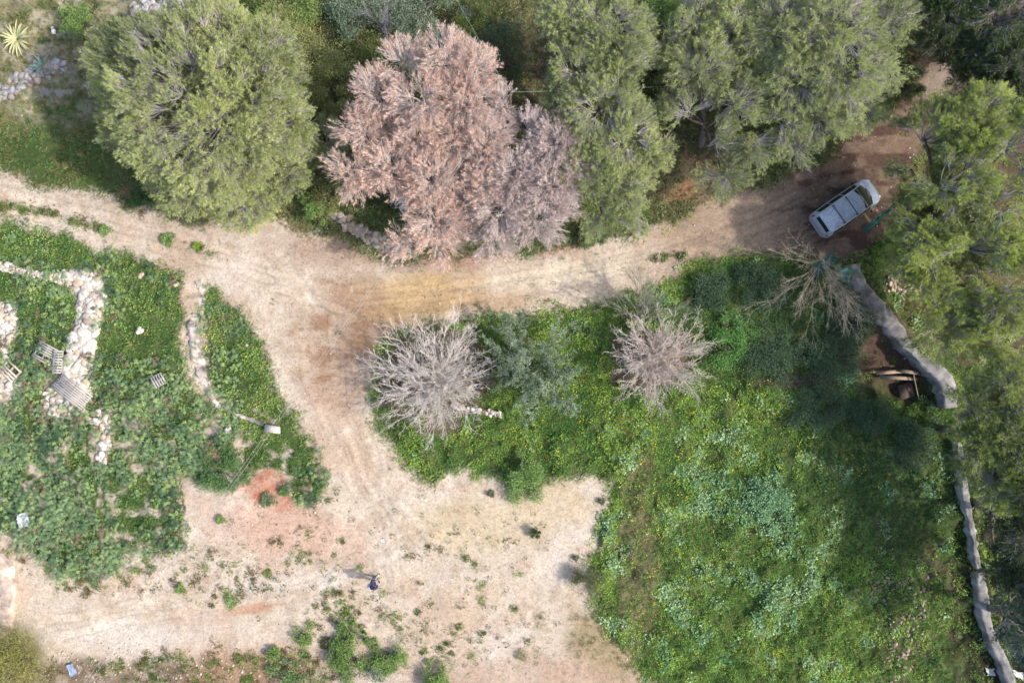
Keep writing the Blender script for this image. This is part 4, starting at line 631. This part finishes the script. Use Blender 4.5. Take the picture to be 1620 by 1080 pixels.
# green netting
def sheet(name, label, cat, corners, zt, c, seed, n=16, amp=.08):
    r = np.random.default_rng(seed); q = [G(*p_) + [0, 0, z] for p_, z in zip(corners, zt)]; u, v = np.meshgrid(np.linspace(0, 1, n), np.linspace(0, 1, n), indexing='ij'); u, v = u[..., None], v[..., None]
    S = q[0] * (1 - u) * (1 - v) + q[1] * u * (1 - v) + q[2] * u * v + q[3] * (1 - u) * v; f = fbm(u[..., 0] * 100, v[..., 0] * 100, 24, 3, seed); S = S.copy(); S[..., 2] += f * amp * 2; S[..., 0] += fbm(u[..., 0] * 100, v[..., 0] * 100, 30, 3, seed + 5) * amp; S[..., 1] += fbm(u[..., 0] * 100, v[..., 0] * 100, 30, 3, seed + 6) * amp
    S2 = S - [0, 0, .012]; I = np.arange(n * n).reshape(n, n); fq = np.stack([I[:-1, :-1], I[1:, :-1], I[1:, 1:], I[:-1, 1:]], -1).reshape(-1, 4); rim = np.concatenate([I[:, 0], I[-1, 1:], I[-2::-1, -1], I[0, -2:0:-1]]); nn = n * n; rf = np.stack([rim, np.roll(rim, -1), np.roll(rim, -1) + nn, rim + nn], 1)
    return tag(build(name, [(np.concatenate([S.reshape(-1, 3), S2.reshape(-1, 3)]), np.concatenate([fq, fq[:, ::-1] + nn, rf]), c)], M_leaf, smooth=True), label, cat)
TQ = A(72, 122, 106)
sheet('green_netting', 'dark green shade netting draped at the top of the wide wall', 'netting', [(1312, 424), (1350, 428), (1340, 452), (1316, 440)], (.8, .5, .4, .6), TQ * .8, 141)
sheet('green_netting', 'strip of teal netting stretched beside the parked car', 'netting', [(1352, 366), (1398, 328), (1404, 332), (1362, 372)], (.9, 1.2, 1.0, .8), TQ, 142)
sheet('green_netting', 'bunched teal netting hanging in the twigs of the leafless tan tree', 'netting', [(1272, 430), (1300, 402), (1316, 412), (1286, 440)], (.9, 1.1, .9, .8), TQ * .7, 143)
sheet('plastic_bag', 'white plastic bag caught in the plants near the left edge', 'litter', [(34, 812), (50, 806), (54, 830), (36, 832)], (.45, .5, .45, .4), alb(226, 230, 240), 144, 10, .1)
sheet('plastic_bag', 'pale blue plastic litter on the ground at the bottom left', 'litter', [(108, 1050), (118, 1046), (124, 1064), (114, 1070)], (.1, .15, .1, .12), alb(186, 202, 226), 145, 8, .06)
sheet('plastic_bag', 'crumpled white bag beside the wall near the bottom right corner', 'litter', [(1558, 1056), (1570, 1054), (1572, 1066), (1560, 1068)], (.1, .2, .1, .12), alb(226, 230, 230), 146, 8, .08)
sheet('plastic_sheet', 'torn white plastic on the ground in the bottom right corner', 'litter', [(1602, 1058), (1616, 1062), (1618, 1074), (1604, 1068)], (.1, .2, .1, .12), alb(226, 230, 230), 147, 8, .08)
sheet('paper_scrap', 'small white scrap on the bare ground above the person', 'litter', [(602, 852), (609, 851), (610, 858), (603, 859)], (.03, .06, .03, .04), alb(240, 246, 240), 148, 6, .02)
# ------------------------------------------------------------------ pole and overhead wires
def pole(label, xy, h):
    b = np.array([xy[0], xy[1], float(ground_h(*xy))]); t = thing('utility_pole', label, 'pole', b); V, Fq = tubes(np.array([[b - [0, 0, .5], b + [0, 0, h]]]), np.array([[.14, .1]]), 12); build('shaft', [(V, Fq, alb(120, 105, 90))], M_wood, t)
    build('crossarm', [box(b + [0, 0, h - .25], (1.0, .1, .1), R(35), 0, alb(130, 115, 100))], M_wood, t)
    for k in (-.4, .4): c = b + np.array([math.cos(R(35)) * k, math.sin(R(35)) * k, h - .2]); V, Fq = tubes(np.array([[c, c + [0, 0, .08], c + [0, 0, .16]]]), np.array([[.04, .05, .02]]), 8); build('insulator', [(V, Fq, alb(210, 210, 215))], M_conc, t)
    return b + np.array([0, 0, h])
p0 = P(806, 146, 6.8); top = pole('wooden utility pole hidden among the dead pine branches', (p0[0], p0[1]), 6.8 - float(ground_h(p0[0], p0[1])))
p1 = P(-60, 1345, 7.5); top1 = pole('wooden utility pole beyond the lower left of the picture', (p1[0], p1[1]), 7.5)
def wire(label, a, b, sag, col, g='overhead wires', rad=.008):
    t = np.linspace(0, 1, 40)[:, None]; pl = a * (1 - t) + b * t; pl[:, 2] -= sag * 4 * (t * (1 - t))[:, 0]; V, Fq = tubes(pl[None], np.full((1, 40), rad), 4); tag(build('overhead_wire', [(V, Fq, col)], M_twig), label, 'wire', g)
o = np.array([math.cos(R(35)), math.sin(R(35)), 0]) * .35
wire('long overhead wire crossing the picture diagonally, upper strand', top + o * .6, top1 + o, 1.0, alb(190, 186, 180)); wire('long overhead wire crossing the picture diagonally, lower strand', top - o * .6, top1 - o, 1.1, alb(190, 186, 180))
wire('short green tinted wire running right from the dead pine into the pines', top, P(1300, 120, 3.2), .4, alb(150, 190, 170)); wire('wire running up from the dead pine to the top edge', top, P(690, -60, 7), .3, alb(150, 190, 170))
# ------------------------------------------------------------------ car
def car():
    c0 = G(1331, 331); ang = math.atan2(61, 89); ca, sa = math.cos(ang), math.sin(ang); t = thing('parked_car', 'silver estate car with roof bars parked on the shaded track', 'car', c0)
    def tw(V): V = np.asarray(V, float); return np.stack([V[:, 0] * ca - V[:, 1] * sa, V[:, 0] * sa + V[:, 1] * ca, V[:, 2]], 1) + c0
    M_paint = mat('silver_paint', .38, False, alb(198, 206, 218, 1.5), 9, .22, spec=.5, metal=.2, coat=.5); M_gl = mat('car_glass', .14, False, (.015, .02, .018), spec=.6); M_blk = mat('black_trim', .5, False, (.02, .02, .022)); M_tyre = mat('tyre', .9, False, (.02, .02, .02)); M_rim = mat('wheel_rim', .35, False, (.4, .41, .43), metal=.8); M_hl = mat('headlight_glass', .1, False, (.6, .62, .65), spec=.7); M_tl = mat('tail_light', .2, False, (.3, .02, .02), spec=.6)
    st = np.array([[-2.1, .60, .72, .50, .76], [-2.06, .76, .86, .60, .92], [-2.0, .82, .94, .62, 1.2], [-1.88, .85, .97, .64, 1.50], [-1.7, .87, .98, .66, 1.57], [-1.0, .885, .99, .68, 1.61], [-.3, .89, .98, .68, 1.61], [.3, .89, .97, .67, 1.57], [.68, .89, .965, .66, 1.53], [1.0, .885, .96, .68, 1.30], [1.36, .87, .95, .70, 1.07], [1.5, .86, .93, .69, 1.02], [1.68, .83, .89, .65, .96], [1.85, .77, .83, .58, .90], [2.0, .67, .74, .5, .80], [2.1, .48, .58, .35, .62]])
    xs = np.linspace(-2.1, 2.1, 57); W_, ZB, WT, ZT = [np.interp(xs, st[:, 0], st[:, k]) for k in (1, 2, 3, 4)]
    arch = lambda x: .0 if min(abs(x - 1.28), abs(x + 1.32)) > .36 else .34 * math.sqrt(max(0, 1 - (min(abs(x - 1.28), abs(x + 1.32)) / .36) ** 2))
    rows = []
    for x, w, zb, wt, zt in zip(xs, W_, ZB, WT, ZT):
        a = .22 + arch(x); h = [(w * .93, a), (w, max(a + .04, .42)), (w * 1.01, max(.62, a + .06)), (w, zb - .04), (w - .03, zb), (wt + (w - wt) * .2, zb + (zt - zb) * .82), (wt, zt - .02), (wt * .8, zt + .012), (wt * .4, zt + .03), (0, zt + .036)]
        rows.append([(x, -y, z) for y, z in h] + [(x, y, z) for y, z in h[-2::-1]])
    V = np.array(rows); n, m, _ = V.shape; I = np.arange(n * m).reshape(n, m); f = np.stack([I[:-1, :-1], I[1:, :-1], I[1:, 1:], I[:-1, 1:]], -1).reshape(-1, 4); caps = [np.stack([I[k, j], I[k, j + 1], I[k, m - 2 - j], I[k, m - 1 - j]]) for k in (0, n - 1) for j in range(m // 2)]
    build('body', [(tw(V.reshape(-1, 3)), f), (tw(V.reshape(-1, 3)), np.array(caps))], M_paint, t, True)
    def top_z(x, y): zt = np.interp(x, xs, ZT); wt = np.interp(x, xs, WT); return zt + .036 * (1 - np.clip(np.abs(y) / wt, 0, 1) ** 2)
    def patch(x0f, x1f, yw, nm, m_, par, off=.012, nu=20, nv=14):
        v = np.linspace(-1, 1, nv) * yw; g = []
        for k in range(nu): s = k / (nu - 1); x = x0f(v) * (1 - s) + x1f(v) * s; g.append(np.stack([x, v, top_z(x, v) + off], 1))
        Vp = np.array(g); I = np.arange(nu * nv).reshape(nu, nv); return build(nm, [(tw(Vp.reshape(-1, 3)), np.stack([I[:-1, :-1], I[1:, :-1], I[1:, 1:], I[:-1, 1:]], -1).reshape(-1, 4))], m_, par, True)
    ws = patch(lambda v: .66 - .2 * (v / .66) ** 2, lambda v: 1.46 - .26 * (v / .66) ** 2, .66, 'windscreen', M_gl, t)
    for k in (-.25, .3): pl = np.array([[[1.42, k, top_z(1.42, k) + .03], [1.2, k - .25, top_z(1.2, k - .25) + .03]]]); V2, F2 = tubes(pl, np.full((1, 2), .012), 4); build('wiper', [(tw(V2), F2)], M_blk, ws)
    patch(lambda v: -2.03 + 0 * v, lambda v: -1.94 + 0 * v, .52, 'rear_window', M_gl, t)
    for s in (-1, 1):                                         # side windows along the greenhouse
        for xa, xb in ((-1.75, -1.0), (-.94, -.12), (-.04, .98)):
            q = []
            for x in np.linspace(xa, xb, 6):
                w, zb, wt, zt = [np.interp(x, xs, a_) for a_ in (W_, ZB, WT, ZT)]; q.append([(x, s * (w - .03 + .012), zb + .04), (x, s * (wt + (w - wt) * .2 + .012), zb + (zt - zb) * .80)])
            q = np.array(q).reshape(-1, 3); I = np.arange(12).reshape(6, 2); build('side_window', [(tw(q), np.stack([I[:-1, 0], I[1:, 0], I[1:, 1], I[:-1, 1]], 1))], M_gl, t)
        b_ = np.array([.95, s * 1.0, 1.02]); Vm = ICO1[0] * [.08, .11, .07] + b_; build('mirror', [(tw(Vm), ICO1[1])], M_blk, t, True)
        for xw in (1.28, -1.32):
            a_ = np.arange(20) / 20 * 6.283; prof = [(-.1, .22), (-.1, .31), (-.07, .33), (.07, .33), (.1, .31), (.1, .22)]; ring = np.array([[(xw + r_ * math.cos(k), s * .78 + y_, .33 + r_ * math.sin(k)) for k in a_] for y_, r_ in prof]); I = np.arange(120).reshape(6, 20)
            ff = np.stack([I[:-1], np.roll(I[:-1], -1, 1), np.roll(I[1:], -1, 1), I[1:]], -1).reshape(-1, 4); w_ = build('wheel', [(tw(ring.reshape(-1, 3)), ff)], M_tyre, t, True)
            rg = np.array([[(xw + r_ * math.cos(k), s * .78 + y_, .33 + r_ * math.sin(k)) for k in a_] for y_, r_ in ((s * .07, .225), (s * .04, .19), (s * .06, .04), (s * .08, .001))]); I = np.arange(80).reshape(4, 20); build('rim', [(tw(rg.reshape(-1, 3)), np.stack([I[:-1], np.roll(I[:-1], -1, 1), np.roll(I[1:], -1, 1), I[1:]], -1).reshape(-1, 4))], M_rim, w_) if False else build('rim', [(tw(rg.reshape(-1, 3)), np.stack([I[:-1], np.roll(I[:-1], -1, 1), np.roll(I[1:], -1, 1), I[1:]], -1).reshape(-1, 4))], M_rim, t)
        V3 = ICO1[0] * [.16, .14, .07] + [1.9, s * .56, .76]; build('headlight', [(tw(V3), ICO1[1])], M_hl, t, True)
        V3 = ICO1[0] * [.04, .05, .2] + [-2.06, s * .72, .98]; build('tail_light', [(tw(V3), ICO1[1])], M_tl, t, True)
        xr = np.linspace(-1.7, .55, 12); pl = np.stack([xr, np.full(12, s * .6), top_z(xr, np.full(12, .6)) + .05 * np.sin(np.linspace(0.2, 2.94, 12)) + .01], 1); V2, F2 = tubes(pl[None], np.full((1, 12), .016), 5); build('roof_rail', [(tw(V2), F2)], mat('rail_metal', .4, False, (.45, .47, .5), metal=.5), t)
    for xk in (-.15, -1.05):
        y_ = np.linspace(-.62, .62, 6); pl = np.stack([np.full(6, xk), y_, np.full(6, 1.73)], 1); V2, F2 = tubes(pl[None], np.full((1, 6), .024), 6); cb = build('roof_bar', [(tw(V2), F2)], M_blk, t)
        for s in (-1, 1): build('bar_foot', [(tw(box((xk, s * .6, 1.68), (.1, .06, .1))[0]), box((0, 0, 0), (1, 1, 1))[1])], M_blk, t)
    # twigs lying on the roof
    r = np.random.default_rng(5); a = np.stack([np.array([-1.6, .1, -.6] + [0] * 6), r.uniform(-.5, .5, 9), np.full(9, 1.665)], 1); b = a + np.stack([r.uniform(-.6, .6, 9), r.uniform(-.5, .5, 9), np.zeros(9)], 1); b[:, 1] = np.clip(b[:, 1], -.55, .55); b[:, 0] = np.clip(b[:, 0], -1.7, .3)
    for k in range(3): V2, F2 = tubes(curve(a[k:k + 1], b[k:k + 1], 6, .1, r=r) * [1, 1, 0] + [0, 0, 1.668], np.full((1, 6), .008), 4); tag(build('fallen_twig', [(tw(V2), F2, alb(110, 96, 86))], M_twig), ('dry twig on the silver car roof, nearest its tail', 'dry twig on the silver car roof, nearest the windscreen', 'dry twig on the silver car roof, between the other two')[k], 'twig', 'twigs on the car roof')
car()
# ------------------------------------------------------------------ person
def skin(name, J, E, m, parent, root, sub=2):
    names = list(J); me = bpy.data.meshes.new(name); me.from_pydata([tuple(J[k][0]) for k in names], [(names.index(a), names.index(b)) for a, b in E], []); me.materials.append(m)
    o = bpy.data.objects.new(name, me); COL.objects.link(o); o.modifiers.new('Skin', 'SKIN'); sv = me.skin_vertices[0].data
    for i, k in enumerate(names): rr = J[k][1]; rr = rr if isinstance(rr, tuple) else (rr, rr); sv[i].radius = rr; sv[i].use_root = (k == root)
    s = o.modifiers.new('Sub', 'SUBSURF'); s.levels = sub; s.render_levels = sub
    o.modifiers['Skin'].use_smooth_shade = True; o.parent = parent; return o
def person():
    b = G(596, 915); t = thing('person', 'person standing alone on the bare ground in dark navy jacket, holding a pale controller', 'person', b); t.rotation_euler = (0, 0, R(25))   # faces local +x
    ms, mj, mt, mh, mw, mb = [mat(n, .85, False, c) for n, c in (('skin', (.45, .27, .19)), ('navy_jacket', (.035, .035, .075)), ('lilac_trousers', (.30, .27, .40)), ('dark_hair', (.02, .015, .012)), ('white_shoe', (.75, .75, .75)), ('pale_plastic', (.7, .7, .72)))]
    J = dict(pel=((0, 0, .92), .13), sp=((0, 0, 1.12), .12), ch=((.01, 0, 1.32), .14), nk=((.02, 0, 1.48), .055), hd0=((.04, 0, 1.56), .075), hd1=((.05, 0, 1.66), .095), hd2=((.04, 0, 1.72), .06), nose=((.145, 0, 1.625), .016))
    E = [('pel', 'sp'), ('sp', 'ch'), ('ch', 'nk'), ('nk', 'hd0'), ('hd0', 'hd1'), ('hd1', 'hd2'), ('hd1', 'nose')]
    for s, q in ((1, 'l'), (-1, 'r')):
        J.update({q + 'sh': ((0, s * .19, 1.40), .06), q + 'el': ((.06, s * .26, 1.12), .043), q + 'wr': ((.28, s * .13, 1.10), .028), q + 'pa': ((.34, s * .10, 1.105), (.035, .018)), q + 'hip': ((0, s * .09, .86), .09), q + 'kn': ((.03 * s, s * .11, .48), .06), q + 'an': ((-.02 + .06 * s, s * .12, .1), .04), q + 'toe': ((.13 + .06 * s, s * .14, .045), .035)})
        E += [('ch', q + 'sh'), (q + 'sh', q + 'el'), (q + 'el', q + 'wr'), (q + 'wr', q + 'pa'), ('pel', q + 'hip'), (q + 'hip', q + 'kn'), (q + 'kn', q + 'an'), (q + 'an', q + 'toe')]
        for k in range(4): f0 = (.375, s * (.118 - .02 * k), 1.112 - .006 * k); f1 = (.41 - .003 * abs(k - 1), s * (.10 - .02 * k), 1.10); f2 = (.41, s * (.08 - .018 * k), 1.082); J.update({f'{q}f{k}a': (f0, .010), f'{q}f{k}b': (f1, .009), f'{q}f{k}c': (f2, .008)}); E += [(q + 'pa', f'{q}f{k}a'), (f'{q}f{k}a', f'{q}f{k}b'), (f'{q}f{k}b', f'{q}f{k}c')]
        J.update({q + 't1': ((.33, s * .065, 1.125), .011), q + 't2': ((.365, s * .045, 1.135), .009)}); E += [(q + 'pa', q + 't1'), (q + 't1', q + 't2')]
    skin('body', J, E, ms, t, 'pel')
    Jj = dict(w=((0, 0, .86), (.17, .14)), a=((0, 0, 1.02), (.155, .13)), c=((0, 0, 1.2), (.16, .14)), d=((.01, 0, 1.36), (.155, .12)), n=((.02, 0, 1.46), .075)); Ej = [('w', 'a'), ('a', 'c'), ('c', 'd'), ('d', 'n')]
    for s, q in ((1, 'l'), (-1, 'r')): Jj.update({q + '1': ((0, s * .2, 1.405), .08), q + '2': ((.06, s * .27, 1.12), .06), q + '3': ((.25, s * .145, 1.10), .042)}); Ej += [('d', q + '1'), (q + '1', q + '2'), (q + '2', q + '3')]
    skin('jacket', Jj, Ej, mj, t, 'c')
    Jt = dict(p=((0, 0, .92), (.16, .135))); Et = []
    for s, q in ((1, 'l'), (-1, 'r')): Jt.update({q + '1': ((0, s * .095, .84), .11), q + '2': ((.03 * s, s * .11, .48), .08), q + '3': ((-.02 + .06 * s, s * .12, .12), .065)}); Et += [('p', q + '1'), (q + '1', q + '2'), (q + '2', q + '3')]
    skin('trousers', Jt, Et, mt, t, 'p')
    for s in (1, -1): skin('shoe', dict(a=((-.06 + .06 * s, s * .12, .06), .05), b=((.06 + .06 * s, s * .13, .05), .05), c=((.17 + .06 * s, s * .14, .04), .036)), [('a', 'b'), ('b', 'c')], mw, t, 'b')
    skin('hair', dict(a=((-.01, 0, 1.62), .085), b=((.02, 0, 1.70), .105), c=((.06, 0, 1.755), .06)), [('a', 'b'), ('b', 'c')], mh, t, 'b')
    for s in (1, -1): V = ICO1[0] * .012 + [.135, s * .032, 1.655]; o = build('eye', [(V + np.array(t['_o']), ICO1[1])], mh, t)
    V = ICO1[0] * [.006, .025, .006] + [.132, 0, 1.58]; build('mouth', [(V + np.array(t['_o']), ICO1[1])], mat('lips', .6, False, (.35, .12, .1)), t)
    # backpack worn on the back
    V, Fb, _ = box((-.22, 0, 1.2), (.2, .3, .42), jit=.012); bp = build('backpack', [(V + np.array(t['_o']), Fb)], mat('lilac_bag', .8, False, (.36, .33, .5)), t)
    m = bp.modifiers.new('b', 'BEVEL'); m.width = .05; m.segments = 3
    c = thing('remote_controller', 'pale handheld controller in the hands of the person', 'controller', b); c.rotation_euler = (0, 0, R(25))
    for nm, cc, sz in (('case', (.385, 0, 1.12), (.1, .17, .035)), ('screen', (.40, 0, 1.15), (.08, .15, .01))):
        V, Fb, _ = box(cc, sz); o = build(nm, [(V + np.array(c['_o']), Fb)], mb if nm == 'case' else mh, c)
person()
for o in bpy.data.objects:
    if '_o' in o.keys(): del o['_o']
